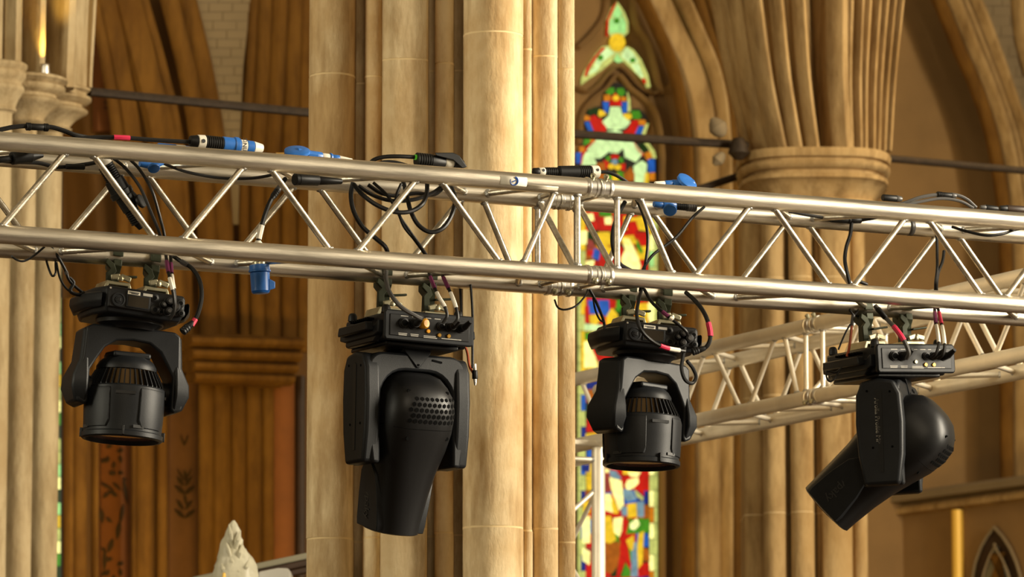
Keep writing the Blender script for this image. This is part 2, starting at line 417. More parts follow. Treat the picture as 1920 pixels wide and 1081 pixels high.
def nshift(pts, g, sg): return [(x + sg*g, y - g*1.1) for x, y in pts]
def niche(off, g, m):
    pts = nshift(NL, g, -1)[:-1] + [(1864, 992 - g*1.9)] + nshift(NR, g, 1)[1:]
    P = [scr(x, y, off) for x, y in pts]; n = len(P); vs = P + [p + EA*.03 for p in P]
    return ob('niche_panel', (vs, [tuple(range(n)), tuple(range(n, 2*n))[::-1]] + [(i, (i+1) % n, n+(i+1) % n, n+i) for i in range(n)]), m, wr, world=True, smooth=False)
niche(.02, 0, 'wood'); niche(.035, -17, 'railm'); niche(.05, -26, 'stoneD')  # proud dark panels paint the shade of the niche recess
for g_, hw_, off_ in ((2, 3.5, .03), (-14, 2.5, .05)):
    for side, sg in ((NL, -1), (NR, 1)):
        pts = nshift(side, g_, sg); pts[-1 if sg < 0 else 0] = (1864, 992 - g_*1.9)
        ob('niche_moulding', tube([scr(x, y, off_) for x, y in pts], hw_*26/F, 8), 'plasterG', wr, world=True)

# ---- stained glass windows ---------------------------------------------------
w1 = struct(empty('window_1', A0 + NA*OB + EA*5.0)); w1['label'] = 'tall stained glass lancet with trefoil tracery between the piers'
OW = OB - .02
def glz(parent, pts, c, lift=0, name='pane'):
    o = ob(name, quad_poly(pts, OW - lift, .008), 'gl_'+c if len(c) == 1 else c, parent, world=True, smooth=False)
    return o
qa = lambda x, y: (1060 + x/2.704, y/2.7025)
qb = lambda x, y: (1080 + x/5.406, 150 + y/5.405)
qc = lambda x, y: (1080 + x/3.4875, 390 + y/3.487)
qd = lambda x, y: (1080 + x/4.894, 860 + y/4.891)
def glq(f, pts, c, lift=.01): glz(w1, [f(x, y) for x, y in pts], c, lift)
def disc(f, x, y, rx, ry, c, lift=.02, n=12): glq(f, [(x+rx*cos(2*pi*k/n), y+ry*sin(2*pi*k/n)) for k in range(n)], c, lift)
# tracery trefoil
for poly, c, l in [([(265, 8), (300, 60), (320, 110), (320, 165), (300, 185), (232, 185), (214, 150), (212, 100), (235, 40)], 'c', .004),
                   ([(262, 8), (238, 40), (212, 105), (208, 180), (218, 185), (222, 100), (250, 40)], 'r', .012),
                   ([(265, 25), (290, 70), (268, 100), (240, 80)], 'g', .012), ([(240, 90), (268, 108), (262, 165), (218, 168), (222, 110)], 'g', .012), ([(268, 108), (292, 80), (308, 120), (306, 168), (266, 165)], 'g', .012),
                   ([(230, 230), (268, 262), (240, 310), (180, 360), (110, 408), (82, 430), (82, 400), (105, 350), (150, 280), (190, 235)], 'c', .004),
                   ([(190, 240), (150, 285), (110, 345), (98, 385), (112, 385), (125, 345), (165, 285), (205, 245)], 'r', .012),
                   ([(210, 240), (250, 268), (190, 310), (150, 335), (165, 290)], 'p', .012), ([(150, 338), (186, 315), (160, 360), (120, 378), (125, 362)], 'p', .012),
                   ([(315, 235), (345, 250), (385, 300), (420, 380), (432, 440), (415, 445), (400, 410), (340, 350), (285, 300), (268, 268)], 'c', .004),
                   ([(310, 240), (340, 262), (372, 315), (330, 320), (285, 285)], 'p', .012), ([(335, 325), (372, 322), (400, 400), (365, 370)], 'p', .012), ([(395, 392), (412, 410), (405, 425), (392, 405)], 'r', .014),
                   ([(262, 270), (295, 310), (270, 318), (250, 305)], 'g', .008)]: glq(qa, poly, c, l)
disc(qa, 265, 215, 40, 45, 'y', .02, 16); disc(qa, 262, 105, 13, 14, 'G'); disc(qa, 180, 292, 14, 14, 'G'); disc(qa, 343, 305, 13, 13, 'G')
# lancet ground (leading) following the cusped head
glz(w1, [qb(x, y) for x, y in [(405, 20), (470, 40), (540, 130), (560, 230), (560, 290), (640, 285), (710, 350), (740, 430), (720, 520), (680, 590), (760, 640), (815, 760), (825, 900)]] + [(1233, 380), (1234, 1200), (1082, 1200), (1083, 380)] +
    [qb(x, y) for x, y in [(0, 900), (10, 740), (70, 600), (130, 560), (90, 460), (80, 380), (120, 310), (200, 270), (270, 260), (280, 160), (330, 60)]], 'lead', .002, 'leading')
for poly, c in [([(310, 85), (385, 75), (395, 130), (340, 150), (310, 125)], 'G'), ([(420, 85), (480, 80), (500, 130), (470, 165), (425, 140)], 'G'), ([(288, 150), (345, 145), (355, 190), (335, 215), (290, 210)], 'o'), ([(460, 170), (510, 170), (510, 215), (465, 215)], 'o'),
                ([(400, 130), (440, 165), (465, 260), (345, 260), (360, 180)], 'r'), ([(275, 220), (333, 222), (333, 325), (295, 330)], 'b'), ([(468, 222), (524, 220), (520, 320), (480, 340)], 'b'), ([(525, 120), (550, 200), (555, 310), (530, 330), (528, 220)], 'c'),
                ([(355, 270), (450, 270), (470, 360), (555, 425), (500, 490), (405, 505), (320, 490), (262, 425), (335, 365)], 'p'), ([(120, 300), (215, 270), (235, 310), (220, 350), (130, 350)], 'd'), ([(232, 300), (290, 315), (310, 350), (250, 375), (230, 350)], 'y'),
                ([(480, 340), (560, 340), (568, 380), (540, 405), (500, 395)], 'y'), ([(570, 310), (640, 310), (665, 370), (640, 395), (575, 390)], 'G'), ([(85, 350), (140, 365), (145, 405), (95, 410)], 'o'), ([(640, 400), (705, 405), (708, 460), (640, 455)], 'o'),
                ([(95, 425), (140, 420), (185, 530), (140, 535)], 'b'), ([(640, 465), (690, 465), (660, 560), (595, 560)], 'b'), ([(712, 440), (738, 440), (700, 560), (660, 580)], 'c'),
                ([(140, 370), (190, 352), (225, 385), (260, 390), (270, 420), (310, 480), (305, 520), (240, 550), (205, 550), (150, 430)], 'r'), ([(570, 410), (625, 400), (640, 450), (590, 560), (540, 570), (480, 530), (540, 480)], 'r'),
                ([(320, 520), (400, 508), (465, 525), (480, 560), (300, 560)], 'p'), ([(90, 590), (150, 590), (140, 640), (80, 660)], 'G'), ([(150, 585), (200, 590), (190, 625), (150, 625)], 'o'), ([(35, 670), (85, 665), (95, 720), (40, 735)], 'o'), ([(5, 735), (55, 735), (50, 840), (5, 840)], 'b'),
                ([(215, 590), (330, 590), (340, 720), (250, 790), (190, 790), (115, 695)], 'p'), ([(335, 590), (480, 590), (480, 690), (430, 740), (350, 735)], 'p'), ([(485, 595), (570, 610), (680, 740), (610, 830), (500, 780), (490, 690)], 'p'),
                ([(110, 725), (140, 730), (205, 830), (205, 860), (62, 860), (70, 790)], 'p'), ([(590, 870), (670, 815), (720, 850), (715, 920), (690, 1040), (605, 1045), (590, 940)], 'p'),
                ([(190, 600), (205, 615), (110, 710), (75, 770), (62, 850), (50, 850), (65, 750), (110, 670)], 'r'), ([(580, 620), (600, 640), (690, 750), (675, 770), (600, 690)], 'r'), ([(640, 650), (690, 640), (730, 690), (690, 730), (650, 690)], 'd'), ([(690, 630), (730, 625), (800, 720), (815, 790), (780, 790), (740, 690)], 'c'),
                ([(690, 745), (750, 720), (775, 780), (725, 810)], 'o'), ([(735, 800), (800, 800), (800, 930), (745, 935), (735, 870)], 'b'), ([(690, 945), (735, 935), (735, 1050), (690, 1050)], 'y'), ([(745, 940), (800, 935), (805, 1015), (750, 1015)], 'o'),
                ([(210, 840), (290, 830), (300, 900), (330, 1000), (215, 1010)], 'k'), ([(480, 950), (560, 880), (595, 950), (595, 1020), (500, 1030)], 'k'), ([(285, 810), (330, 820), (335, 890), (300, 895)], 'r'), ([(460, 850), (500, 840), (500, 915), (465, 915)], 'r'), ([(350, 765), (400, 745), (440, 770), (430, 795), (360, 795)], 'r'),
                ([(310, 770), (350, 770), (345, 830), (315, 815)], 'G'), ([(440, 780), (480, 790), (480, 840), (445, 830)], 'G'), ([(300, 960), (360, 940), (370, 1040), (310, 1040)], 'G'), ([(430, 920), (480, 930), (490, 1020), (440, 1020)], 'G'), ([(370, 960), (430, 950), (430, 1040), (375, 1040)], 'y')]: glq(qb, poly, c)
for x, y, r, c in ((408, 182, 30, 'y'), (395, 828, 30, 's'), (362, 873, 30, 'y'), (428, 880, 30, 'y')): disc(qb, x, y, r, r, c)
# figure light below the truss: ground cells, then the larger drawn pieces
rg = random.Random(3)
pal = 'rrrmbrkBrdyG'
nx, y_ = 5, 352.0
while y_ < 1100:
    hgt = 27
    for i in range(nx):
        x0 = 1099 + i*23.6; x1 = x0 + 23.0; j = lambda: rg.uniform(-2.5, 2.5)
        glz(w1, [(x0+j(), y_+j()), (x1+j(), y_+j()), (x1+j(), y_+hgt-1+j()), (x0+j(), y_+hgt-1+j())], rg.choice(pal), .006)
    y_ += hgt
for i in range(24):
    y0 = 380 + i*30
    glz(w1, [(1084, y0), (1089, y0), (1089, y0+29), (1084, y0+29)], 'c', .006)
    glz(w1, [(1090, y0), (1098, y0), (1098, y0+29), (1090, y0+29)], 'yyyc'[i % 4] if y0 < 700 else 'bcBc'[i % 4], .006)
    glz(w1, [(1218, y0), (1226, y0), (1226, y0+29), (1218, y0+29)], 'cylg'[i % 4] if y0 < 760 else 'lclo'[i % 4], .006)
    glz(w1, [(1227, y0), (1233, y0), (1233, y0+29), (1227, y0+29)], 'c', .006)
for poly, c in [([(60, 40), (110, 35), (120, 80), (70, 90)], 'l'), ([(190, 60), (235, 55), (235, 105), (195, 105)], 'l'), ([(130, 165), (200, 160), (215, 220), (190, 270), (150, 260)], 'y'), ([(180, 235), (240, 260), (235, 310), (200, 300)], 'y'),
                ([(300, 185), (375, 175), (400, 230), (340, 245), (305, 230)], 'y'), ([(300, 195), (350, 200), (400, 300), (425, 380), (415, 410), (310, 400), (300, 330), (325, 270)], 'l'), ([(400, 200), (440, 280), (430, 300), (395, 250)], 'G'), ([(330, 90), (390, 80), (415, 150), (340, 150)], 'r'),
                ([(30, 150), (75, 145), (70, 235), (30, 235)], 'l'), ([(75, 200), (110, 210), (130, 270), (80, 275)], 'm'), ([(75, 275), (115, 275), (110, 310), (78, 310)], 'r'), ([(120, 260), (160, 280), (150, 340), (110, 320)], 'b'), ([(70, 345), (120, 340), (115, 385), (70, 385)], 'l'),
                ([(80, 600), (140, 600), (150, 690), (90, 690)], 'b'), ([(150, 600), (215, 600), (220, 670), (200, 705), (160, 690)], 'b'), ([(215, 600), (265, 600), (260, 650), (225, 660)], 'r'), ([(265, 600), (330, 600), (280, 680), (262, 660)], 'G'), ([(90, 700), (150, 690), (170, 720), (130, 765), (95, 750)], 'y'),
                ([(205, 690), (240, 650), (275, 700), (265, 760), (200, 760)], 'y'), ([(60, 640), (85, 640), (90, 745), (62, 750)], 'r'), ([(60, 755), (180, 765), (180, 800), (60, 800)], 'p'), ([(60, 815), (105, 805), (105, 860), (62, 860)], 'G'), ([(58, 870), (80, 870), (130, 980), (140, 1040), (58, 1040)], 'l'),
                ([(440, 620), (470, 620), (465, 770), (435, 770)], 'y'), ([(475, 620), (515, 620), (510, 740), (478, 740)], 'l')]: glq(qc, poly, c, .014)
for poly, c in [([(250, 80), (310, 95), (300, 125), (250, 120)], 'l'), ([(310, 100), (370, 110), (420, 180), (380, 190), (320, 160)], 's'), ([(258, 130), (308, 135), (310, 310), (260, 300)], 'm'), ([(310, 165), (420, 200), (440, 420), (400, 470), (370, 380), (330, 280)], 'l'),
                ([(455, 240), (480, 190), (570, 170), (580, 215), (530, 265), (475, 285)], 'l'), ([(580, 140), (625, 110), (625, 340), (560, 280)], 'r'), ([(480, 120), (600, 115), (570, 165), (510, 165)], 'l'), ([(440, 270), (520, 290), (560, 370), (480, 390), (430, 340)], 's'), ([(540, 280), (620, 350), (615, 380), (560, 340)], 'c'),
                ([(255, 320), (320, 320), (330, 440), (340, 490), (270, 470), (255, 440)], 'l'), ([(330, 340), (375, 420), (390, 500), (350, 500), (320, 430)], 'y'), ([(475, 410), (555, 400), (560, 530), (480, 540)], 'y'), ([(560, 390), (625, 390), (625, 530), (570, 530)], 's'), ([(415, 440), (470, 430), (470, 520), (430, 520)], 's'),
                ([(255, 520), (320, 520), (345, 640), (370, 740), (310, 780), (255, 750)], 'y'), ([(350, 540), (430, 530), (425, 660), (400, 710), (345, 660)], 'l'), ([(500, 590), (560, 545), (590, 600), (540, 650), (505, 640)], 'w'), ([(590, 540), (625, 545), (620, 650), (570, 660)], 'G'), ([(430, 540), (490, 560), (460, 690), (440, 780), (400, 740)], 'r'),
                ([(255, 770), (395, 755), (405, 860), (380, 990), (330, 1050), (260, 1030)], 'k'), ([(410, 760), (450, 700), (480, 810), (505, 980), (460, 930), (400, 1080), (375, 1080), (395, 960)], 'r'), ([(455, 750), (530, 700), (535, 830), (510, 840)], 'y'), ([(535, 760), (560, 760), (570, 1080), (510, 1080), (515, 860)], 's'), ([(580, 680), (625, 660), (610, 960), (570, 1010), (560, 850)], 'y'),
                ([(420, 1080), (455, 950), (500, 1020), (500, 1080)], 'G'), ([(575, 1020), (620, 960), (620, 1080), (575, 1080)], 'r'), ([(60, 520), (130, 520), (130, 770), (65, 770)], 'l'), ([(60, 810), (130, 850), (125, 970), (65, 930)], 'l'), ([(65, 390), (130, 380), (130, 500), (70, 480)], 'y'), ([(60, 60), (130, 40), (125, 120), (60, 110)], 'B')]: glq(qd, poly, c, .014)
# stone tracery around the glass
def trc(pts, hw, m='plaster', dp=.04): return ob('tracery', sweep(pts, OW-.02, hw, dp, 8, 4), m, w1, world=True)
trc([(1085, 270), (1090, 215), (1110, 185), (1135, 165), (1156, 140), (1180, 165), (1205, 185), (1228, 215), (1240, 285), (1240, 400), (1241, 1200)], 4)
trc([(1082, 90), (1112, 60), (1135, 20), (1140, Y0)], 5); trc([(1238, 175), (1215, 85), (1190, 40), (1182, Y0)], 5)
trc([(1080, 165), (1100, 172), (1120, 160), (1158, 125), (1195, 160), (1216, 175), (1236, 172)], 3)

w2 = struct(empty('window_2', A0 + NA*OB + EA*(-1.5))); w2['label'] = 'thin sliver of green glass beside the near left pier'
for i in range(32):
    y0 = 318 + i*24
    ob('pane', quad_poly([(98, y0), (113.5, y0), (113.5, y0+22.5), (98, y0+22.5)], OW, .008), 'gl_'+'cgldgyclGdc'[i % 11], w2, world=True, smooth=False)
ob('leading', quad_poly([(96, 300), (117, 300), (117, 1100), (96, 1100)], OW+.005, .01), 'lead', w2, world=True, smooth=False)

# ---- piers -------------------------------------------------------------------
def z_at(py, Y): return at(960, py, Y).z
def stone_col(parent, x0, x1, Y, bulge, Yb, joints, m, zlo, zhi, name='stone', n=9, gap=.006):
    """one vertical element of a clustered pier, cut into stones at the joint heights"""
    s = Y/F; a = (x0-960)*s; b = (x1-960)*s; rg = random.Random(int(x0))
    plan = []
    for k in range(n):
        t = k/(n-1); ang = pi*t
        plan.append((a + (b-a)*(.5-.5*cos(ang)) if bulge > 0 else a+(b-a)*t, Y - bulge*sin(ang)))
    plan += [(b, Yb), (a, Yb)]
    zs = [zlo] + sorted(joints) + [zhi]
    for zj in zs[1:-1]:
        cxm, cym = sum(u for u, v in plan)/len(plan), Yb
        ob('mortar_joint', prism([(u, v+.0012) for u, v in plan], XY, zj-gap*.55, zj+gap*.55), 'mortar', parent, world=True, ang=30)
    for i in range(len(zs)-1):
        z0 = zs[i] + gap/2*(i > 0); z1 = zs[i+1] - gap/2*(i < len(zs)-2)
        dx = rg.uniform(-.0015, .0015)
        ob(name, prism([(u+dx, v) for u, v in plan], XY, z0, z1), m, parent, world=True, ang=30)
YP = 14.6
mp = tag(empty('stone_pier', (0, 15.0, 0)), 'large pale clustered stone pier directly behind the front lighting truss', 'pillar')
EL = [  # x0 x1 yo bulge joint-rows(px)
    (574, 662, .16, .085, (128, 1003)), (660, 680, .24, 0, (130, 1003)), (679, 714, .16, .034, (128, 1000)), (713, 800, .02, .032, (111, 990)), (799, 816, .19, 0, (112, 995)),
    (814, 850, .10, .034, (110, 994)), (849, 870, .20, 0, (110, 992)), (867, 981, .0, .09, (68, 990)), (980, 998, .045, .012, (88, 992)), (997, 1048, .12, .03, (94, 985)), (1047, 1079, .12, .012, (117, 1010))]
for x0, x1, yo, bg, jr in EL:
    zj = [z_at(j, YP) for j in jr]; step = zj[0]-zj[1]
    stone_col(mp, x0, x1, YP+yo, bg, 15.3, [zj[1]-step*1.02, zj[1], zj[0], zj[0]+step], 'stone', .02, 7)
s = YP/F
ob('rubble_core', box(((827-960)*s, 15.12, 3.5), (478*s, .30, 6.9)), 'mortar', mp, world=True, smooth=False)

CAPPROF = [(0, .62), (.03, .64), (.05, .72), (.09, .74), (.11, .70), (.18, .72), (.30, .78), (.42, .88), (.46, .92), (.50, .93), (.55, .90), (.57, .86), (.63, .86), (.68, .93), (.74, .97), (.80, .97), (.84, .92), (.87, .95), (.92, 1.0), (.97, 1.0), (1, .96)]
def bell(parent, pxc, off, r_sh, r_cap, ytop, ybot, m):
    p = arc(pxc, (ytop+ybot)/2, off); sc = p.y/F; zt = at(pxc, ytop, p.y).z; zb = at(pxc, ybot, p.y).z
    base = V((p.x, p.y, zb)); prof = []
    for s_, r_ in CAPPROF:
        f = (r_-.62)/.38; prof.append((s_*(zt-zb), (r_sh + (r_cap-r_sh)*f)*sc))
    ob('capital', lathe(base, UP, prof, 28), m, parent, world=True, ang=50)
    ob('shaft', lathe(V((p.x, p.y, .02)), UP, [(0, r_sh*sc), (zb-.02, r_sh*sc)], 24), m, parent, world=True)
lp = tag(empty('stone_pier', (A0.x, A0.y, 0)), 'near left pier with stacked moulded ring capitals at the photo edge', 'pillar')
bell(lp, -4, -.12, 28, 56, 120, 214, 'stoneL'); bell(lp, 46, .05, 24, 82, 147, 238, 'stoneL'); bell(lp, 93, .38, 25, 84, 168, 250, 'stoneL'); bell(lp, -60, .3, 30, 60, 118, 216, 'stoneL')
for x0, x1, hw, off, dp in ((-20, -22, 24, .0, .1), (18, 16, 18, -.05, .10), (38, 36, 8, .1, .05), (60, 57, 18, .0, .12), (82, 79, 8, .15, .05), (112, 106, 24, .05, .14), (138, 131, 9, .2, .06), (152, 144, 9, .2, .07), (168, 160, 9, .25, .06)):
    mould(lp, [(x0+3, Y0), (x0, 0), (x1, 120 if x1 < 45 else 145), (x1, 124 if x1 < 45 else (152 if x1 < 100 else 172))], off + .1, hw, 'stoneL', dp)
ob('core', sweep([(75, Y0-20), (70, 180)], .35, 100, .18), 'stoneL', lp, world=True)
# small uplight standing on the capital
ul = tag(empty('uplight', arc(84, 147, -.05)), 'tiny silver uplight standing on the near left pier capital', 'lamp')
ob('body', lathe((0, 0, 0), UP, [(0, .02), (.02, .022), (.055, .018), (.06, .022)], 14), 'steel', ul)
ob('bracket', box((0, .012, -.004), (.05, .03, .012)), 'iron', ul, smooth=False)
ld = bpy.data.lights.new('uplight_lamp', 'SPOT'); ld.energy = 9; ld.color = (1, .62, .12); ld.spot_size = R(70); ld.spot_blend = .6; ld.shadow_soft_size = .02
lo = bpy.data.objects.new('uplight_lamp', ld); COL.objects.link(lo); lo.parent = ul; lo.location = (0, 0, .075); lo.rotation_euler = (pi - .12, 0, 0)

rp = tag(empty('stone_pier', (1.37, 22, 0)), 'honey stone pier with wide moulded capital on the right', 'pillar')
RY = 22.0
rs = RY/F
for x0, x1, yo, bg in ((1396, 1436, .16, .04), (1434, 1478, .05, .06), (1477, 1486, .12, 0), (1485, 1528, .0, .05), (1527, 1534, .08, 0), (1533, 1544, .06, .012), (1543, 1600, .0, .04), (1599, 1628, .12, .04)):
    js = [z_at(y, RY) for y in (1190, 960, 740, 520)]
    stone_col(rp, x0, x1, RY+yo, bg, 22.5, [j + ((int(x0) * 7) % 5)*.0 for j in js], 'stoneR', .02, z_at(372, RY), gap=.003)
pc = at(1523, 320, RY+.32)
zt, zb = at(1523, 283, RY).z, at(1523, 385, RY).z
rings = []
RP = [(0, .62), (.05, .62), (.07, .70), (.12, .70), (.14, .62), (.22, .66), (.36, .76), (.44, .86), (.46, .93), (.54, .93), (.56, .80), (.62, .80), (.64, .92), (.72, .98), (.76, .98), (.78, .88), (.82, .88), (.84, .97), (.95, 1), (1, .97)]
for s_, r_ in RP:
    f = (r_-.62)/.38; hw = (113 + 36*f)*rs; hd = (.36 + .09*f); z = zb + (zt-zb)*s_
    ring = []
    for k in range(40):
        a = 2*pi*k/40; ex = .62
        ring.append((pc.x + hw*math.copysign(abs(cos(a))**ex, cos(a)), pc.y + hd*math.copysign(abs(sin(a))**ex, sin(a)), z))
    rings.append(ring)
ob('capital', loft(rings), 'stoneR', rp, world=True, ang=50)
Lx = {-60: 1322, 0: 1334, 148: 1364, 285: 1402}; Rx = {-60: 1704, 0: 1695, 148: 1678, 285: 1668}
for u, hw, dp, off in ((.03, 9, .05, .30), (.075, 7, .04, .2), (.12, 9, .06, .14), (.165, 6, .04, .12), (.215, 10, .07, .02), (.27, 8, .05, .03), (.325, 10, .07, -.04), (.38, 7, .05, -.02), (.435, 10, .08, -.08), (.485, 5, .03, .04), (.52, 5, .04, .05), (.56, 7, .05, -.02), (.635, 19, .10, -.10), (.71, 7, .04, .0), (.755, 7, .06, .05), (.80, 7, .05, .10), (.845, 7, .06, .15), (.89, 7, .05, .2), (.93, 6, .05, .26), (.97, 6, .05, .32)):
    mould(rp, [(Lx[y]+(Rx[y]-Lx[y])*u, y) for y in (-60, 0, 148, 285)], off + .06, hw, 'stoneR', dp)
ob('core', sweep([(1513, -70), (1535, 285)], .4, 122, .2), 'stoneR', rp, world=True)

# ---- iron tie rods -----------------------------------------------------------
def rod(label, a, b, off, r=.022, sag=0):
    p, q = arc(*a, off), arc(*b, off)
    n = 16; pts = [p + (q-p)*i/n - UP*(sag*p.y/F*4*(i/n)*(1-i/n)) for i in range(n+1)]
    o = ob('tie_rod', tube(pts, r, 8), 'iron'); tag(o, label, 'tie rod'); return o
rod('long dark iron tie rod running from the near left pier to the right pier', (168, 172), (1400, 272), .25, .020, 7)
rod('dark iron tie rod leaving the right pier to the photo edge', (1655, 296), (1990, 326), .25, .018)
rod('thin iron stay slanting behind the right pier capital', (1300, 358), (1420, 318), .45, .018)
# carved knot where the rod meets the right pier
kb = tag(empty('iron_boss', arc(1385, 275, .15)), 'dark iron boss with pale ends at the right pier capital', 'bracket')
ob('knot', lathe((0, 0, -.06), UP, [(0, .02), (.03, .05), (.07, .04), (.1, .025)], 10), 'iron', kb)
ob('finial', lathe((-.07, 0, .05), (-.5, 0, .8), [(0, .015), (.02, .035), (.05, .045), (.08, .03), (.1, .01)], 10), 'plasterG', kb)
ob('finial', lathe((-.07, 0, -.03), (-.5, 0, -.6), [(0, .012), (.02, .025), (.045, .03), (.07, .01)], 10), 'plasterG', kb)

# ---- carved finial, rail and block at lower left ------------------------------
YF = 17.0
fz = lambda y: at(440, y, YF)
ff = tag(empty('carved_finial', (at(440, 1000, YF).x, YF, 0)), 'pale carved stone finial at the bottom left', 'finial')
s = YF/F; prof = [(975, 2, 0), (983, 8, -1), (995, 13, -1), (1005, 15, -2), (1012, 19, -3), (1020, 20, -4), (1030, 25, -1), (1045, 31, 2), (1060, 37, 2), (1075, 41, 2), (1100, 45, 2), (1160, 50, 2), (1250, 48, 2)]
rings = []
for y, hw, dx in prof:
    z = at(438, y, YF).z; cx = at(438+dx, y, YF).x; ring = []
    for k in range(28):
        a = 2*pi*k/28; rr = hw*s*(1 + .10*sin(7*a + y*.09) + .05*sin(11*a - y*.2)); ring.append((cx + rr*cos(a), YF + .6*rr*sin(a), z))
    rings.append(ring)
ob('leaf_body', loft(rings), 'alab', ff, world=True, ang=60)
for k, (x, y, a) in enumerate([(428, 1030, -.5), (450, 1036, .4), (435, 1052, -.2), (462, 1062, .5), (418, 1066, -.4), (447, 1070, .2), (432, 1000, -.3), (446, 1012, .4)]):
    p = at(x, y, YF - 25*s*.8)
    ob('leaf_rib', tube([p + V((-a*.03, .02, -.05)), p, p + V((a*.02, .02, .035))], [.004, .008, .002], 6), 'alab', ff, world=True)
ob('gilt_spike', lathe(at(420, 1085, YF-.09), UP, [(0, .006), (.02, .006), (.024, .001)], 8), 'gilt_lit', ff, world=True)
ob('stem', lathe((0, 0, .01), UP, [(0, .16), (.04, .16), (.06, .07), (at(440, 1250, YF).z, .07)], 20), 'alab', ff)
ra = tag(empty('handrail', at(480, 1060, 18.5)), 'dark wooden handrail sloping behind the carved finial', 'rail')
def railbar(dy, h, m, nm, Y=18.5):
    p = at(360, 1085+dy, Y); q = at(620, 1030+dy, Y); d = (q-p).normalized(); hh = h*Y/F
    ob(nm, prism([(-.03, -hh/2), (.03, -hh/2), (.03, hh/2), (-.03, hh/2)], lambda u, v, w_: p + (q-p)*w_ + V((0, u, 0)) + UP*v, 0, 1), m, ra, world=True, bevel=.006)
railbar(3, 12, 'railm', 'top_rail'); railbar(16, 12, 'wood', 'moulded_rail'); railbar(29, 11, 'wood', 'lower_rail')
mb_ = ob('marble_block', prism([(484, 1071), (520, 1064), (540, 1064), (546, 1072), (546, 1200), (484, 1200)], lambda u, v, w_: at(u, v, 17.6) + V((0, w_, 0)), 0, .15), 'marble', bevel=.008)
tag(mb_, 'white marble block beside the carved finial', 'block')

# ================================================================== TRUSSES
PS = 0.4606; W = .239; TR = .0245
TO = V((0, 12.7124, ZC + 1.9127)); TE = V((cos(PS), sin(PS), 0)); TN = V((-sin(PS), cos(PS), 0))
def T(t, o, z): return TO + TE*t + TN*o + UP*z
def tp(px, py, o=0.0): return onp(px, py, TO + TN*o, TN)
def tt(px, py, o=0.0): return (tp(px, py, o) - TO).dot(TE)
PER = .4966
def truss(name, label, frm, t0, t1, top_nodes, bot_nodes, ends, chord_m, parent_loc, couplers=()):
    """box truss section. frm(t,o,z) -> world; nodes are node centres on the front top / front bottom chord"""
    root = tag(empty(name, parent_loc), label, 'truss', 'aluminium box trusses of the lighting rig')
    def bar(nm, a, b, r, m='alu', n=10):
        a = V(a); b = V(b); return ob(nm, tube([a, b], r, n), m, root, world=True)
    h = W/2; g = .024
    for o in (0, W):
        for z in (h, -h): bar('chord', frm(t0, o, z), frm(t1, o, z), TR, chord_m, 24)
    def brace(a, b, sub=.018):
        d = (b-a).normalized(); o = bar('brace', a + d*sub, b - d*sub, .0085, chord_m, 10)
        for e, s_ in ((a, 1), (b, -1)):
            p = e + d*s_*.022
            ob('weld', lathe(p, d*s_, [(0, .0125), (.004, .012), (.008, .0092)], 10), 'weld', o, world=True)
    def zig(ca, cb, na, nb):
        """ca/cb: (o,z) of two chords; na/nb node lists on them"""
        ev = sorted([(t, 0) for t in na] + [(t, 1) for t in nb])
        for (ta, sa), (tb, sb) in zip(ev, ev[1:]):
            if sa == sb: continue
            A = ca if sa == 0 else cb; B = ca if sb == 0 else cb
            brace(frm(ta+g, *A), frm(tb-g, *B))
    tn, bn = top_nodes, bot_nodes
    zig((0, h), (0, -h), tn, bn)
    zig((W, h), (W, -h), bn, tn)
    zig((0, h), (W, h), tn, bn)
    zig((W, -h), (0, -h), tn, bn)
    for t in ends:
        for o in (0, W): brace(frm(t, o, h), frm(t, o, -h))
        for z in (h, -h): brace(frm(t, 0, z), frm(t, W, z))
        brace(frm(t, W, h), frm(t, 0, -h), .03)
    for tc in couplers:
        for o in (0, W):
            for z in (h, -h):
                prof = [(-.040, TR+.0005), (-.036, .0275), (-.03, .0275), (-.027, .025), (-.0125, .025), (-.0105, .0268), (-.004, .0268), (-.0025, .0245), (.0025, .0245), (.004, .0268), (.0105, .0268), (.0125, .025), (.027, .025), (.03, .0275), (.036, .0275), (.040, TR+.0005)]
                c = ob('coupler', lathe(frm(tc, o, z), frm(1, 0, 0)-frm(0, 0, 0), prof, 24), 'steel', root, world=True)
                for dt in (-.02, .02):
                    dv = (frm(0, 0, 1)-frm(0, 0, 0)); dv2 = frm(0, 1, 0)-frm(0, 0, 0)
                    dd = (dv*.9 - dv2*.45) if z > 0 else (-dv*.6 - dv2*.8)
                    ob('pin', lathe(frm(tc+dt, o, z), dd, [(0, .006), (.03, .006), (.031, .008), (.037, .008), (.04, .004)], 8), 'zinc', c, world=True)
    return root
ta, tb = -1.2402, .7675
tv1, tv2 = tt(1083, 430), tt(1157, 440); tcp = (tv1+tv2)/2
LT = [ta + i*PER for i in range(-2, 3)] + [tt(1060, 372)-.0]
LB = [ta + (i+.5)*PER for i in range(-2, 3)]
truss('box_truss', 'front aluminium box truss section carrying the two leftmost lights', T, ta-2.2*PER, tcp, LT, LB, (tv1,), 'alu', T(-1, .12, -W/2), couplers=(tcp,))
RB = [tb + (i-.5)*PER for i in range(0, 5)]; RT = [tt(1180, 380)] + [tb + i*PER for i in range(0, 4)]
truss('box_truss', 'front aluminium box truss section carrying the two rightmost lights', T, tcp, tb+3.6*PER, RT, RB, (tv2,), 'alu', T(1, .12, -W/2))
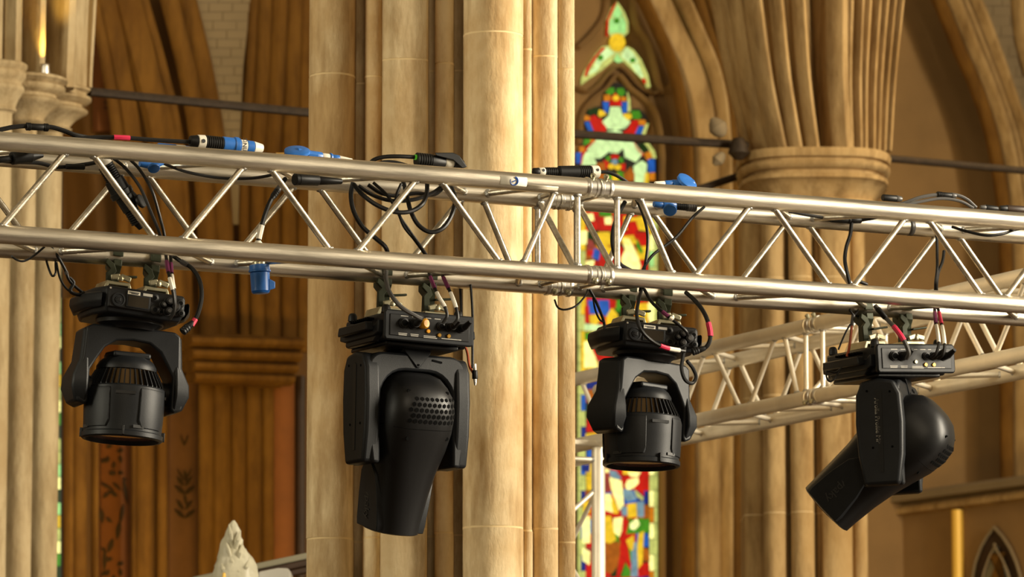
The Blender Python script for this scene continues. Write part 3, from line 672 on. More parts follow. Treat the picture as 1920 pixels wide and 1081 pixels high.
# second truss, square to the first, further back
P2 = PS - pi/2
E2 = V((cos(P2), sin(P2), 0)); N2 = V((-sin(P2), cos(P2), 0))
O2 = onp(1400, 637, V((0, 0, TO.z + W/2)), UP)
O2.z = TO.z
def T2(t, o, z): return O2 + E2*t + N2*o + UP*z
def t2(px, py): return (onp(px, py, O2, N2) - O2).dot(E2)
c2 = t2(1527, 670)
nt = [t2(1330, 665)+i*PER for i in (-2, -1, 0)] + [t2(1463, 630)]
nb_ = [t2(1330, 665)+(i+.5)*PER for i in (-2, -1, 0)] + [t2(1512, 730)-.03]
tl = t2(1095, 760)
truss('box_truss', 'rear truss section running from the corner post behind the pier', T2, tl-.35, c2, nt, nb_, (c2-.055,), 'alu2', T2(-1, .12, -W/2), couplers=(c2,))
m0 = t2(1775, 600)
nt3 = [m0 + i*PER for i in range(-1, 3)]; nb3 = [m0 + (i-.5)*PER for i in range(-1, 3)]
truss('box_truss', 'rear truss section running forward behind the tilted profile light', T2, c2, m0+2.2*PER, nt3, nb3, (c2+.055,), 'alu2', T2(1, .12, -W/2))
# corner post below the rear truss
PC = onp(1122, 900, O2, N2)
zt3 = at(1122, 838, PC.y).z
def T3(t, o, z): return V((PC.x, PC.y, 0)) + UP*t + E2*(z - W/2) - N2*o
tn3 = [zt3-.12-i*PER for i in range(5)]; bn3 = [zt3-.12-(i+.5)*PER for i in range(5)]
truss('truss_post', 'upright truss post standing beside the stained glass window', T3, .05, zt3, sorted(t for t in tn3 if t > .1), sorted(t for t in bn3 if t > .1), (zt3-.045,), 'alu2', (PC.x, PC.y, 0))
pb = ob('base_plate', box((PC.x - E2.x*W/2 - N2.x*W/2, PC.y - E2.y*W/2 - N2.y*W/2, .025), (.5, .5, .05), Matrix.Rotation(P2, 3, 'Z')), 'alu2', smooth=False)
tag(pb, 'square steel base plate under the upright truss post', 'base plate')
cb = ob('corner_block', box((PC.x - E2.x*W/2 - N2.x*W/2, PC.y - E2.y*W/2 - N2.y*W/2, zt3+.012), (.29, .29, .022), Matrix.Rotation(P2, 3, 'Z')), 'alu2', bevel=.004)
tag(cb, 'flat aluminium plate topping the upright truss post', 'plate')
# sticker with blue swirl on the top chord, clear tape, grey tape
def chord_patch(name, label, cat, px0, px1, o, z, a0, a1, m, lift=.0006):
    t0, t1 = tt(px0, 345, o), tt(px1, 345, o); vs = []; fs = []; n = 8
    for t in (t0, t1):
        for k in range(n+1):
            a = R(a0 + (a1-a0)*k/n); r = TR + lift; vs.append(T(t, o - r*cos(a), z + r*sin(a)))
    for k in range(n): fs.append((k, k+1, n+2+k, n+1+k))
    ob_ = ob(name, (vs, fs), m); ob_.modifiers.new('thick', 'SOLIDIFY').thickness = .0004
    return tag(ob_, label, cat)
st1 = chord_patch('sticker', 'white sticker with a blue swirl on the top chord', 'sticker', 931, 981, 0, W/2, -38, 22, 'label')
tc_ = tt(956, 347); ring = [T(tc_ + .011*cos(R(a)), -TR*cos(R(-8 + 26*sin(R(a))))-.0012, W/2 + TR*sin(R(-8 + 26*sin(R(a))))) for a in range(-200, 71, 15)]
ob('swirl_mark', tube(ring, [.0009+.0024*i/len(ring) for i in range(len(ring))], 6), 'inkb', st1, world=True)
ob('swirl_dot', tube([T(tc_-.005, -TR-.001, W/2-.006), T(tc_+.004, -TR-.0012, W/2-.002)], .0016, 6), 'inkb', st1, world=True)
chord_patch('tape_strip', 'clear worn tape beside the blue swirl sticker', 'tape', 982, 1040, 0, W/2, -48, -22, 'alu2')
chord_patch('tape_band', 'grey tape band around the rear top chord at right', 'tape', 1699, 1708, W, W/2, -90, 80, 'cable_g')

# ================================================================== MOVING LIGHTS
def superring(a, b, n, ex, cx=0, cy=0, fz=None):
    out = []
    for k in range(n):
        t = 2*pi*k/n
        out.append((cx + a*math.copysign(abs(cos(t))**(2/ex), cos(t)), cy + b*math.copysign(abs(sin(t))**(2/ex), sin(t))))
    return out
def clamp(root, x, dz, up=0.0):
    """hook clamp gripping the tube that runs along local x"""
    dz -= up
    U = lambda geo: ([V(v) + V((0, 0, up)) for v in geo[0]], geo[1])
    n = 12; ro, ri = .0335, .0262; poly = []
    for k in range(n+1):
        a = R(-40 + 235*k/n); poly.append((ro*cos(a), ro*sin(a)))
    for k in range(n, -1, -1):
        a = R(-40 + 235*k/n); poly.append((ri*cos(a), ri*sin(a)))
    c = ob('clamp', U(prism(poly, YZ, x-.014, x+.014)), 'olive', root, bevel=.002)
    ob('clamp_jaw', U(prism([(.019, -.02), (.036, -.012), (.036, -.034), (.012, -.05), (.014, dz+.024), (-.022, dz+.024), (-.026, -.05), (-.036, -.034), (-.034, -.016), (-.022, -.020), (-.010, -.029), (.010, -.029)], YZ, x-.0115, x+.0115)), 'olive', c, bevel=.002)
    ob('clamp_link', U(prism([(-.020, -.018), (.002, -.030), (.012, -.05), (.001, -.062), (.003, dz+.02), (-.017, dz+.02), (-.019, -.055), (-.008, -.045), (-.024, -.032)], lambda u, v, w_: V((x-.012+u*.9, w_, v)), -.037, -.027)), 'olive', c, bevel=.0015)
    ob('bolt', U(lathe((x, -.012, dz+.03), (0, 0, -1), [(-.012, .006), (0, .006), (.001, .011), (.01, .011), (.012, .006), (.03, .006)], 6)), 'zinc', c)
    ob('omega_bracket', U(prism([(-.040, dz), (-.032, dz+.022), (.032, dz+.022), (.040, dz), (.030, dz), (.026, dz+.012), (-.026, dz+.012), (-.030, dz)], lambda u, v, w_: V((x+u, w_, v)), -.055, .03)), 'zinc', root, bevel=.002)
    wn = ob('wing_nut', U(lathe((x+.004, -.052, dz+.026), (0, -.25, 1), [(0, .009), (.006, .010), (.012, .007), (.014, .004)], 10)), 'zinc', root)
    ob('wing', U(box((x+.018, -.056, dz+.033), (.030, .006, .015), Matrix.Rotation(.25, 3, 'Y'))), 'zinc', wn, bevel=.0028)
    ob('wing', U(box((x-.010, -.056, dz+.033), (.026, .006, .015), Matrix.Rotation(-.25, 3, 'Y'))), 'zinc', wn, bevel=.0028)
    ob('lever', U(box((x+.03, -.034, -.06), (.05, .014, .006), Matrix.Rotation(-.12, 3, 'Y'))), 'olive', c, bevel=.002)
def frame_poly(x0, x1, z0, z1, b):
    return [(x0, z0), (x1, z0), (x1, z1), (x0, z1)]
def sub_empty_matrix(rootM, M4):
    return rootM @ M4
def local_part(root, M4):
    """returns f(geo) mapping geometry through M4 (local transform inside the fixture)"""
    return lambda geo: ([M4 @ V(v) for v in geo[0]], geo[1])
def dashes(root, parent, items, y, m='inkg', dz=0):
    for x, z, L in items:
        ob('print_line', box((x, y, z+dz), (L, .0006, .0022)), m, parent, smooth=False)

def profile_light(label, px, yaw, roll, pan, tilt, texts=False, back=0.0):
    t = tt(px, 520, W); root = tag(empty('moving_head_light', T(t, W, -W/2), (0, roll, yaw)), label, 'stage light', 'moving head lights hanging from the front truss')
    for x in (-.075, .06): clamp(root, x, -.120)
    # base box
    zt, zb = -.120, -.194
    DZ = lambda geo: ([V(v) + V((0, 0, -.012)) for v in geo[0]], geo[1])
    b = ob('base', box((0, 0, (zt+zb)/2), (.245, .26, zt-zb)), 'black', root, bevel=.008)
    ob('front_rim', prism([(-.128, zb-.004), (.128, zb-.004), (.133, zb+.004), (.133, zt-.003), (.128, zt+.004), (-.128, zt+.004), (-.133, zt-.003), (-.133, zb+.004)], XZ, -.142, -.128), 'black', b, bevel=.004)
    ob('front_panel', box((0, -.1425, (zt+zb)/2), (.236, .003, zt-zb-.016)), 'black2', b, bevel=.0015)
    ob('under_plate', box((0, .01, zb-.006), (.215, .225, .012)), 'black2', b, bevel=.004)
    for sx in (-1, 1):
        h = ob('handle', DZ(prism([(-.12, -.13), (-.10, -.142), (.10, -.142), (.12, -.13), (.12, -.165), (.09, -.172), (-.09, -.172), (-.12, -.165)], lambda u, v, w_: V((sx*w_, u, v)), .118, .142)), 'black', b, bevel=.003)
        ob('handle_bar', DZ(prism([(-.085, -.134), (.085, -.134), (.09, -.150), (.09, -.158), (-.09, -.158), (-.09, -.150)], lambda u, v, w_: V((sx*w_, u, v)), .140, .163)), 'black', h, bevel=.003)
        ob('side_lip', DZ(prism([(-.10, -.168), (.10, -.168), (.08, -.186), (-.08, -.186)], lambda u, v, w_: V((sx*w_, u, v)), .118, .136)), 'black2', h, bevel=.003)
    for k in range(9): ob('vent_hole', lathe((-.1265+0, -.06+k*.013, zt-.014), (-1, 0, 0), [(0, .0035), (.0202, .0035)], 8), 'hole', b)
    for x, y in ((-.11, -.10), (-.11, .11), (.105, -.10), (.105, .11)): ob('foot', lathe((x, y, zt), UP, [(0, .013), (.014, .012), (.02, .009), (.022, .005)], 12), 'rubber', b)
    # sockets on the panel
    y = -.144
    for x, r, m, L in ((-.078, .0125, 'rubber', .008), (-.05, .013, 'rubber', .022), (.032, .0105, 'rubber', .006), (.058, .011, 'rubber', .024), (.092, .011, 'rubber', .024)):
        so = ob('socket', lathe((x, y, -.151), (0, -1, 0), [(0, r+.002), (.003, r+.002), (.0035, r), (L, r*.9), (L+.001, r*.6)], 16), m, b)
        if L < .01: ob('socket_hole', lathe((x, y-L-.001, -.151), (0, -1, 0), [(0, r*.65), (.001, r*.65)], 12), 'hole', so)
        else: ob('plug_boot', lathe((x, y-L, -.151), (.1, -.7, .35), [(0, r*.8), (.012, r*.7), (.03, .0055)], 12), 'rubber', so)
    if tilt < R(30):
        ob('lock_ring', lathe((-.022, y-.008, -.149), (.3, -1, 0), [(-.01, .0125), (0, .014), (.008, .0135), (.012, .010)], 16), 'yellow', b)
    ob('lock_ring', lathe((-.005, y, -.167), (0, -1, 0), [(0, .006), (.004, .005)], 10), 'zinc' if tilt > R(30) else 'yellow', b)
    ob('lock_ring', lathe((.028, y, -.175), (0, -1, 0), [(0, .0065), (.004, .005)], 10), 'brass', b)
    ob('lock_ring', lathe((.056, y, -.175), (0, -1, 0), [(0, .0065), (.004, .005)], 10), 'brass', b)
    dashes(root, b, [(-.076, -.120, .022), (-.046, -.120, .016), (-.005, -.120, .016), (.022, -.120, .018), (.045, -.120, .010), (.078, -.120, .006),
                     (-.08, -.167, .026), (-.08, -.171, .024), (-.045, -.167, .024), (-.045, -.171, .022), (.0, -.168, .036), (.002, -.172, .04), (.06, -.171, .05), (.088, -.171, .012)], -.1443, dz=-.012)
    # yoke in pan frame
    Mp = Matrix.Translation((0, 0, -.012)) @ Matrix.Rotation(pan - yaw, 4, 'Z') @ Matrix.Rotation(-roll*.7, 4, 'Y')
    f = local_part(root, Mp)
    ob('neck', f(lathe((0, 0, -.182), (0, 0, -1), [(0, .07), (.012, .066), (.02, .05), (.03, .048)], 24)), 'black2', root)
    hw, hi = .162, .112
    def arch(o_, i_, zt_, rt, zi, ri, zend):
        outer = [(-o_+.014, zend), (-o_, zend+.10), (-o_, zt_-rt)] + [(-o_+rt-rt*cos(R(a)), zt_-rt+rt*sin(R(a))) for a in range(15, 90, 15)] + [(-o_+rt, zt_)]
        outer += [(-x, z) for x, z in reversed(outer)]
        inner = [(i_, zend+.0), (i_, zi-ri)] + [(i_-ri+ri*cos(R(a)), zi-ri+ri*sin(R(a))) for a in range(15, 90, 15)] + [(i_-ri, zi)]
        inner += [(-x, z) for x, z in reversed(inner)]
        return outer + inner
    yk = ob('yoke', f(prism(arch(hw-.012, hi, -.206, .045, -.252, .075, -.505), XZ, -.058, .058)), 'black', root, bevel=.007)
    for sx in (-1, 1):
        side = [(-.050, -.505), (.050, -.505), (.064, -.42), (.068, -.33), (.064, -.25), (.046, -.212), (.0, -.204), (-.046, -.212), (-.064, -.25), (-.068, -.33), (-.064, -.42)]
        cv = ob('arm_cover', f(prism(side, lambda u, v, w_: V((sx*w_, u, v)), hw-.046, hw)), 'black', yk, bevel=.010, seg=3)
        ob('arm_groove', f(prism([(-.008, -.47), (.004, -.47), (.006, -.24), (-.006, -.235), (-.012, -.24)], lambda u, v, w_: V((sx*w_, u, v)), hw-.001, hw+.0012)), 'black2', cv)
        for u, v in ((-.035, -.245), (.03, -.24), (-.035, -.40), (.02, -.40)):
            ob('screw_hole', f(lathe((sx*hw, u, v), (sx, 0, 0), [(0, .0035), (.0008, .0035)], 10)), 'hole', cv)
    ob('front_gusset', f(loft([[(-.042, -.055, -.190), (.042, -.055, -.190), (.042, .0, -.190), (-.042, .0, -.190)], [(-.040, -.060, -.202), (.040, -.060, -.202), (.04, .0, -.202), (-.04, .0, -.202)],
                               [(-.008, -.062, -.238), (.008, -.062, -.238), (.008, -.05, -.24), (-.008, -.05, -.24)], [(-.004, -.061, -.244), (.004, -.061, -.244), (.004, -.05, -.244), (-.004, -.05, -.244)]])), 'black', yk, bevel=.003)
    ob('screw_hole', f(lathe((0, -.062, -.236), (0, -1, 0), [(0, .0035), (.0012, .0035)], 10)), 'hole', yk)
    ob('pan_lock', f(box((.06, -.0585, -.222), (.03, .003, .005), Matrix.Rotation(.15, 3, 'Y'))), 'hole', yk)
    ob('tilt_lock', f(box((-.106, -.058, -.385), (.008, .012, .028))), 'hole', yk, bevel=.002)
    # head: axis from rear to lens, hinged at z=-.385
    Mh = Mp @ Matrix.Translation((0, 0, -.398)) @ Matrix.Rotation(tilt, 4, 'X') @ Matrix.Translation((0, 0, back))
    g = local_part(root, Mh)
    SEC = [(-.150, .020, .016, -.004, 2.2), (-.148, .045, .036, -.004, 2.3), (-.140, .068, .060, -.006, 2.5), (-.120, .085, .084, -.008, 2.7), (-.09, .102, .104, -.010, 2.9), (-.05, .1075, .112, -.008, 3.0), (.0, .1085, .111, -.004, 3.0),
           (.05, .103, .104, .002, 3.0), (.11, .090, .094, .006, 2.8), (.18, .080, .088, .010, 2.6), (.25, .072, .085, .012, 2.4), (.282, .069, .084, .012, 2.4), (.285, .064, .078, .012, 2.4)]
    def srf(s_):
        for (a, b_) in zip(SEC, SEC[1:]):
            if a[0] <= s_ <= b_[0]:
                u = (s_-a[0])/(b_[0]-a[0]); return [a[i] + (b_[i]-a[i])*u for i in range(5)]
        return SEC[-1]
    rings = [[(x, yv, -s_) for x, yv in superring(a, b_, 48, ex, 0, cy)] for s_, a, b_, cy, ex in SEC]
    hd = ob('head', g(loft(rings)), 'black2', root, ang=50)
    ob('lens', g(lathe((0, .012, -.2855), (0, 0, -1), [(0, .058), (.002, .056), (.004, .03)], 28)), 'lens', hd)
    # flat cheek plates on both sides
    for sx in (-1, 1):
        rr = []
        for s_, h_ in ((.09, .010), (.13, .040), (.19, .052), (.26, .058), (.280, .056)):
            a = srf(s_)[1]; rr.append([(sx*(a+.0035), .012-h_, -s_), (sx*(a+.0035), .012+h_, -s_), (sx*(a-.02), .012+h_+.004, -s_), (sx*(a-.02), .012-h_-.004, -s_)])
        ck = ob('cheek_plate', g(loft(rr)), 'black', hd, bevel=.002)
        tg = text_geo('Claypaky', .034)
        ob('embossed_lettering', g(xf(tg, (sx*(srf(.2)[1]+.0042), .012, -.195), (sx*-.07, 0, -1) if sx < 0 else (.07*-1, 0, -1), (0, sx*1, 0) if sx > 0 else (0, -1, 0))), 'embo', ck, smooth=False)
    # vent openings: hex holes on the rear underside (camera side)
    def surf_pt(x, s_):
        S = srf(s_); xx = min(abs(x)/S[1], .999); yv = S[2]*(1-xx**S[4])**(1/S[4]); return V((x, S[3]-yv, -s_))
    hv = []; hf = []
    for r_ in range(5):
        sc = -.094 + r_*.0150; nn = 10
        for k in range(nn):
            x = (k-(nn-1)/2)*.0152 + (.0076 if r_ % 2 else 0) + .012
            if (r_ == 0 and k == 0): continue
            p = surf_pt(x, sc); e = .001
            dx = (surf_pt(x+e, sc)-p).normalized(); ds = (surf_pt(x, sc+e)-p).normalized(); nn_ = dx.cross(ds).normalized()
            if nn_.y > 0: nn_ = -nn_
            b0 = len(hv)
            for lay in (-.002, .0007):
                for q in range(6):
                    a = pi/6 + q*pi/3; hv.append(p + (dx*cos(a) + ds*sin(a))*.0062 + nn_*lay)
            hf += [tuple(range(b0, b0+6))[::-1], tuple(range(b0+6, b0+12))] + [(b0+q, b0+(q+1) % 6, b0+6+(q+1) % 6, b0+6+q) for q in range(6)]
    vg = ob('vent_openings', g((hv, hf)), 'hole', hd, smooth=False); vg['kind'] = 'stuff'
    for x, s_ in ((-.058, -.110), (-.052, .015), (.070, .010), (.06, -.11)):
        p = surf_pt(x, s_); ob('screw_hole', g(lathe(p + V((0, .003, 0)), (0, -1, 0), [(0, .0055), (.0042, .0055)], 12)), 'hole', hd)
    seam = [surf_pt(x, -.012) + V((0, -.0002, 0)) for x in [(-.09+.18*k/14) for k in range(15)]]
    ob('seam', g(tube(seam, .0007, 4)), 'hole', hd)
    if texts:
        tg = text_geo('Arolla Profile MP', .0185)
        ob('lettering', f(xf(tg, (-hw-.0008, .004, -.325), (0, 0, -1), (0, -1, 0))), 'inkg', yk, smooth=False)
    return root

def wash_light(label, px, yaw, roll, pan, tilt, hang=0.0):
    t = tt(px, 500, W); root = tag(empty('moving_head_light', T(t, W, -W/2) - UP*.013, (0, roll, yaw)), label, 'stage light', 'moving head lights hanging from the front truss')
    for x in (-.055, .05): clamp(root, x, -.088, .013)
    zt, zb = -.090, -.160
    plan = [(-.125, -.06), (-.108, -.125), (.108, -.125), (.125, -.06), (.125, .05), (.105, .12), (-.105, .12), (-.125, .05)]
    b = ob('base', loft([[(x*.93, y*.93, zb) for x, y in plan], [(x, y, zb+.022) for x, y in plan], [(x, y, zt-.008) for x, y in plan], [(x*.96, y*.96, zt) for x, y in plan]]), 'black', root, bevel=.005)
    for sx in (-1, 1):
        ob('handle', loft([[(sx*.115, -.115, zb+.012), (sx*.136, -.05, zb+.012), (sx*.136, .05, zb+.012), (sx*.115, .11, zb+.012)], [(sx*.12, -.128, zb+.028), (sx*.148, -.055, zb+.028), (sx*.148, .055, zb+.028), (sx*.12, .12, zb+.028)],
                           [(sx*.12, -.128, zt-.022), (sx*.148, -.055, zt-.022), (sx*.148, .055, zt-.022), (sx*.12, .12, zt-.022)], [(sx*.118, -.12, zt-.016), (sx*.140, -.05, zt-.016), (sx*.140, .05, zt-.016), (sx*.118, .11, zt-.016)]]), 'black', b, bevel=.004)
    y = -.1255
    pn = ob('front_panel', box((0, y, (zt+zb)/2+.004), (.206, .006, .052)), 'black2', b, bevel=.003)
    ob('display_frame', box((-.022, y-.004, -.122), (.066, .003, .040)), 'black', pn, bevel=.002)
    ob('display', box((-.022, y-.0056, -.125), (.056, .001, .028)), 'screen', pn, smooth=False)
    sk = ob('serial_sticker', box((-.036, y-.006, -.1035), (.034, .001, .009)), 'label', pn, smooth=False)
    dashes(root, sk, [(-.036, -.1025, .028), (-.034, -.1055, .02)], y-.0067, 'ink')
    ob('barcode_sticker', box((.002, y-.006, -.1035), (.026, .001, .007)), 'inkg', pn, smooth=False)
    bt = ob('jog_wheel', lathe((-.076, y-.002, -.126), (0, -1, 0), [(0, .018), (.004, .018), (.0045, .0145), (.003, .0135), (.003, .010), (.005, .009)], 24), 'black', pn)
    ob('jog_button', box((-.076, y-.007, -.126), (.011, .003, .011)), 'black2', bt, bevel=.002)
    for x, z, r, L in ((.022, -.108, .010, .004), (.026, -.138, .011, .004), (.046, -.122, .008, .014), (.060, -.112, .010, .018), (.060, -.138, .010, .02), (.078, -.124, .012, .02), (.094, -.112, .010, .006), (.098, -.138, .009, .006), (.042, -.142, .006, .004)):
        so = ob('socket', lathe((x, y-.001, z), (0, -1, 0), [(0, r+.002), (.003, r+.002), (.0035, r), (L, r*.92), (L+.001, r*.6)], 16), 'rubber', pn)
        ob('socket_core', lathe((x, y-.002-L, z), (0, -1, 0), [(0, r*.55), (.0014, r*.5)], 10), 'hole' if L < .01 else 'cable_g', so)
    ob('screw', lathe((-.1, y-.003, -.098), (0, -1, 0), [(0, .003), (.001, .002)], 8), 'steel', pn)
    # yoke
    Mp = Matrix.Rotation(pan - yaw, 4, 'Z') @ Matrix.Rotation(-roll*.3, 4, 'Y'); f = local_part(root, Mp)
    ob('neck', f(lathe((0, 0, -.158), (0, 0, -1), [(0, .09), (.01, .088), (.018, .075), (.026, .07)], 24)), 'black2', root)
    half = [(0, -.178), (.112, -.180), (.128, -.190), (.132, -.27), (.150, -.315), (.153, -.345), (.142, -.385), (.120, -.394), (.112, -.385), (.112, -.300), (.095, -.27), (.075, -.238), (.045, -.218), (0, -.214)]
    full = half[:] + [(-x, z) for x, z in reversed(half[1:-1])]
    yk = ob('yoke', f(prism(full, XZ, -.050, .050)), 'black', root, bevel=.010, seg=3)
    for sx in (-1, 1):
        ob('arm_cover', f(loft([[(sx*.118, -.048, -.19), (sx*.118, .048, -.19), (sx*.134, .040, -.192), (sx*.134, -.040, -.192)], [(sx*.118, -.052, -.27), (sx*.118, .052, -.27), (sx*.140, .044, -.275), (sx*.140, -.044, -.275)],
                                [(sx*.118, -.064, -.32), (sx*.118, .064, -.32), (sx*.158, .056, -.318), (sx*.158, -.056, -.318)], [(sx*.118, -.066, -.35), (sx*.118, .066, -.35), (sx*.160, .056, -.348), (sx*.160, -.056, -.348)], [(sx*.118, -.048, -.392), (sx*.118, .048, -.392), (sx*.146, .042, -.386), (sx*.146, -.042, -.386)]])), 'black', yk, bevel=.006)
        ob('hinge', f(lathe((sx*.098, 0, -.34), (sx, 0, 0), [(0, .03), (.03, .03)], 20)), 'black2', yk)
    # head
    Mh = Mp @ Matrix.Translation((0, 0, -.34)) @ Matrix.Rotation(tilt, 4, 'X'); g = local_part(root, Mh)
    K = lambda prof, n=32: g(lathe((0, 0, .085), (0, 0, -1), prof, n))
    hd = ob('head', K([(0, .030), (.001, .058), (.012, .072), (.026, .080), (.035, .080), (.036, .072), (.078, .086), (.080, .103), (.084, .1065), (.100, .107), (.14, .1055), (.18, .1035), (.20, .1035), (.203, .107), (.214, .107), (.217, .103), (.2175, .097), (.205, .094)]), 'black', root, ang=35)
    ob('heat_sink_reflection', K([(.0365, .0735), (.040, .0745), (.077, .0875), (.0785, .090)]), 'sink', hd)  # added ring, its colour carries the warm reflection between the fins
    ob('lens', K([(.203, .095), (.206, .094), (.2075, .05)]), 'lens', hd)
    ob('top_hatch', g(prism([(-.05, -.05), (.05, -.05), (.06, .0), (.05, .05), (-.05, .05), (-.06, .0)], XY, .080, .096)), 'black', hd, bevel=.005)
    for k in range(40):
        a = 2*pi*k/40; ca, sa = cos(a), sin(a)
        P = [(.070, .048), (.083, .048), (.1035, .008), (.1035, .003), (.085, .003), (.070, .008)]
        vs = []
        for th_ in (-.0013, .0013):
            for r_, z in P: vs.append((r_*ca - th_*sa, r_*sa + th_*ca, z))
        ob('fin', g((vs, [tuple(range(6)), tuple(range(6, 12))[::-1]] + [(i, (i+1) % 6, 6+(i+1) % 6, 6+i) for i in range(6)])), 'black', hd, smooth=False)
    for k in range(4):      # raised shell panels round the drum
        a0 = R(-150 + k*90); rr = []
        for z, r_ in ((-.004, .1075), (-.014, .110), (-.09, .1075), (-.108, .106)):
            row = []
            for q in range(9):
                a = a0 + R(46)*(q/8-.5)*(1 if z > -.1 else .8); row.append((r_*cos(a), r_*sin(a), z))
            for q in range(8, -1, -1):
                a = a0 + R(46)*(q/8-.5); row.append(((r_-.006)*cos(a), (r_-.006)*sin(a), z))
            rr.append(row)
        ob('shell_panel', g(loft(rr)), 'black', hd, bevel=.0015)
        a = a0 + R(45); ca, sa = cos(a), sin(a)
        ob('grip_strip', g(xf(box((0, 0, 0), (.052, .008, .004)), (.1055*ca, .1055*sa, -.018), (-sa, ca, 0), (0, 0, 1))), 'black2', hd, smooth=False)
        ob('rim_clip', g(xf(box((0, 0, 0), (.005, .024, .008)), (.107*ca, .107*sa, -.117), (-sa, ca, 0), (0, 0, 1))), 'black2', hd, bevel=.001)
        a += R(22)
        ob('warning_label', g(xf(box((0, 0, 0), (.030, .008, .001)), (.1050*cos(a), .1050*sin(a), -.105), (-sin(a), cos(a), 0), (0, 0, 1))), 'embo', hd, smooth=False)
    return root
wash_light('leftmost black wash light with finned round head hanging straight down', 251, R(24), R(5), R(21), R(0))
profile_light('black profile light hanging nose down in front of the big pier', 765, R(27), R(1.5), R(31), R(15))
wash_light('black wash light with finned round head before the stained glass', 1213, R(19), R(3.5), R(42), R(-2))
profile_light('rightmost black profile light with its long head tilted aside', 1658, R(30), R(-3.2), R(74), R(50), True, .036)

# ================================================================== CABLES AND CONNECTORS ON THE TRUSS
def cable(label, pts, r=.0045, m='cable', name='cable', cat='cable', tapes=()):
    """pts: (px, py, offset across the truss); the cable is strung through those points"""
    P = catmull([tp(x, y, o) for x, y, o in pts], 7)
    c = ob(name, tube(P, r, 8), m); tag(c, label, cat)
    for u0, u1, tm in tapes:
        a, b = int(u0*(len(P)-1)), max(int(u1*(len(P)-1)), int(u0*(len(P)-1))+1)
        ob('tape', tube(P[a:b+1], r*1.25, 8), tm, c, world=True)
    return c
def along(a, b):
    A, B = tp(*a), tp(*b); return A, (B-A).normalized(), (B-A).length
def ringtext(root, p, d, r, s, txt, size, m='ink'):
    d = d.normalized(); v = -TN; up = v.cross(d)
    ob('label_print', xf(text_geo(txt, size, .0002), p + d*s + v*(r+.0006), up, -d), m, root, world=True, smooth=False)
def cee(label, a, b, r, segs, cat='connector', name='power_connector', text=None):
    """round connector: segs = [(name, u0, u1, r0, r1, material)] along a->b, u in 0..1"""
    A, d, L = along(a, b); root = tag(empty(name, A), label, cat)
    for nm, u0, u1, r0, r1, m in segs:
        l = (u1-u0)*L; e = min(.0015, l*.2)
        if nm.startswith('ribbed'):
            prof = []; k = max(3, int(l/.006))
            for i in range(k):
                x = l*i/k; prof += [(x, r*r0*.88), (x+l/k*.3, r*r0), (x+l/k*.8, r*r0)]
            prof.append((l, r*r1*.88))
        else: prof = [(0, r*r0*.92), (e, r*r0), (l-e, r*r1), (l, r*r1*.92)]
        ob(nm, lathe(A + d*u0*L, d, prof, 20), m, root, world=True)
    if text: ringtext(root, A, d, r*text[2], text[1]*L, text[0], text[3])
    return root, A, d, L
def lid(root, c, n, r, m, th=.006, hinge=None):
    c = tp(*c); o = ob('lid', lathe(c, n, [(0, r*.86), (.001, r), (th, r), (th+.002, r*.9), (th+.003, r*.4)], 24), m, root, world=True)
    if hinge:
        h = tp(*hinge); ob('hinge', tube([c, h], [r*.45, r*.3], 8), m, o, world=True)
    return o
H = W*.5
# --- left end, on top ---
c = cable('thick black cable arching over the top chord at the photo left', [(-40, 250, .10), (0, 243, .10), (25, 238, .1), (50, 236, .1), (70, 238, .1), (95, 238, .1), (120, 245, .1), (145, 254, .1), (190, 262, .12)], .0062)
rt, A, d, L = cee('small black ribbed cable joiner on the arching cable', (49, 237, .1), (90, 239, .1), .0105, [('ribbed_grip', 0, .2, 1, 1, 'rubber'), ('body', .2, .8, .85, .85, 'rubber'), ('ribbed_grip', .8, 1, 1, 1, 'rubber')], name='cable_joiner')
cable('black cable lying along the top with a pink tape flag', [(120, 262, .10), (150, 259, .10), (190, 257, .10), (230, 258, .09), (260, 260, .09), (300, 263, .09), (360, 266, .09)], .0056, tapes=((.44, .58, 'pink'),))
rt, A, d, L = cee('blue industrial plug with black grip and white labels above the top chord', (356, 264, .09), (492, 278, .09), .0205, [
    ('cable_gland', 0, .1, .7, .85, 'rubber'), ('label_ring', .1, .2, .9, .95, 'label'), ('ribbed_grip', .2, .44, .95, .95, 'rubber'), ('body', .44, .68, 1.0, 1.0, 'blue'), ('flange', .6, .66, 1.12, 1.12, 'blue'), ('label_ring', .68, .77, .86, .86, 'label'), ('sleeve', .77, .87, .84, .82, 'blue'), ('end_cap', .87, 1, .80, .55, 'white')], text=('TING', .725, .86, .016))
ob('gear_mark', lathe(A + d*.15*L - TN*.0192, -TN, [(0, .0055), (.0004, .0055)], 10), 'ink', rt, world=True)
rt, A, d, L = cee('blue plug half hidden behind the top chord', (296, 276, .13), (356, 281, .13), .012, [('body', 0, .55, 1, 1, 'blue'), ('label_ring', .55, .85, .95, .95, 'label'), ('sleeve', .85, 1, .9, .8, 'blue')], text=('E', .7, .95, .010))
rt, A, d, L = cee('blue socket with flap hanging under the top chord at left', (262, 306, .14), (312, 314, .14), .0115, [('body', 0, .6, .8, 1, 'blue'), ('rim', .6, .7, 1.15, 1.15, 'blue')])
lid(rt, (288, 313, .10), (0.2, -.6, -.7), .016, 'blue', hinge=(305, 306, .12))
rt, A, d, L = cee('blue socket with raised round lid on the top chord', (572, 290, .09), (660, 301, .09), .0125, [('body', 0, .35, 1.1, 1, 'blue'), ('label_ring', .35, .52, .85, .85, 'label'), ('flange', .52, .57, 1.05, 1.0, 'blue'), ('sleeve', .57, .72, .82, .8, 'blue'), ('end_cap', .72, 1, .75, .45, 'white')])
lid(rt, (557, 287, .085), (.05, -.5, .85), .034, 'blue', .008, hinge=(594, 292, .085))
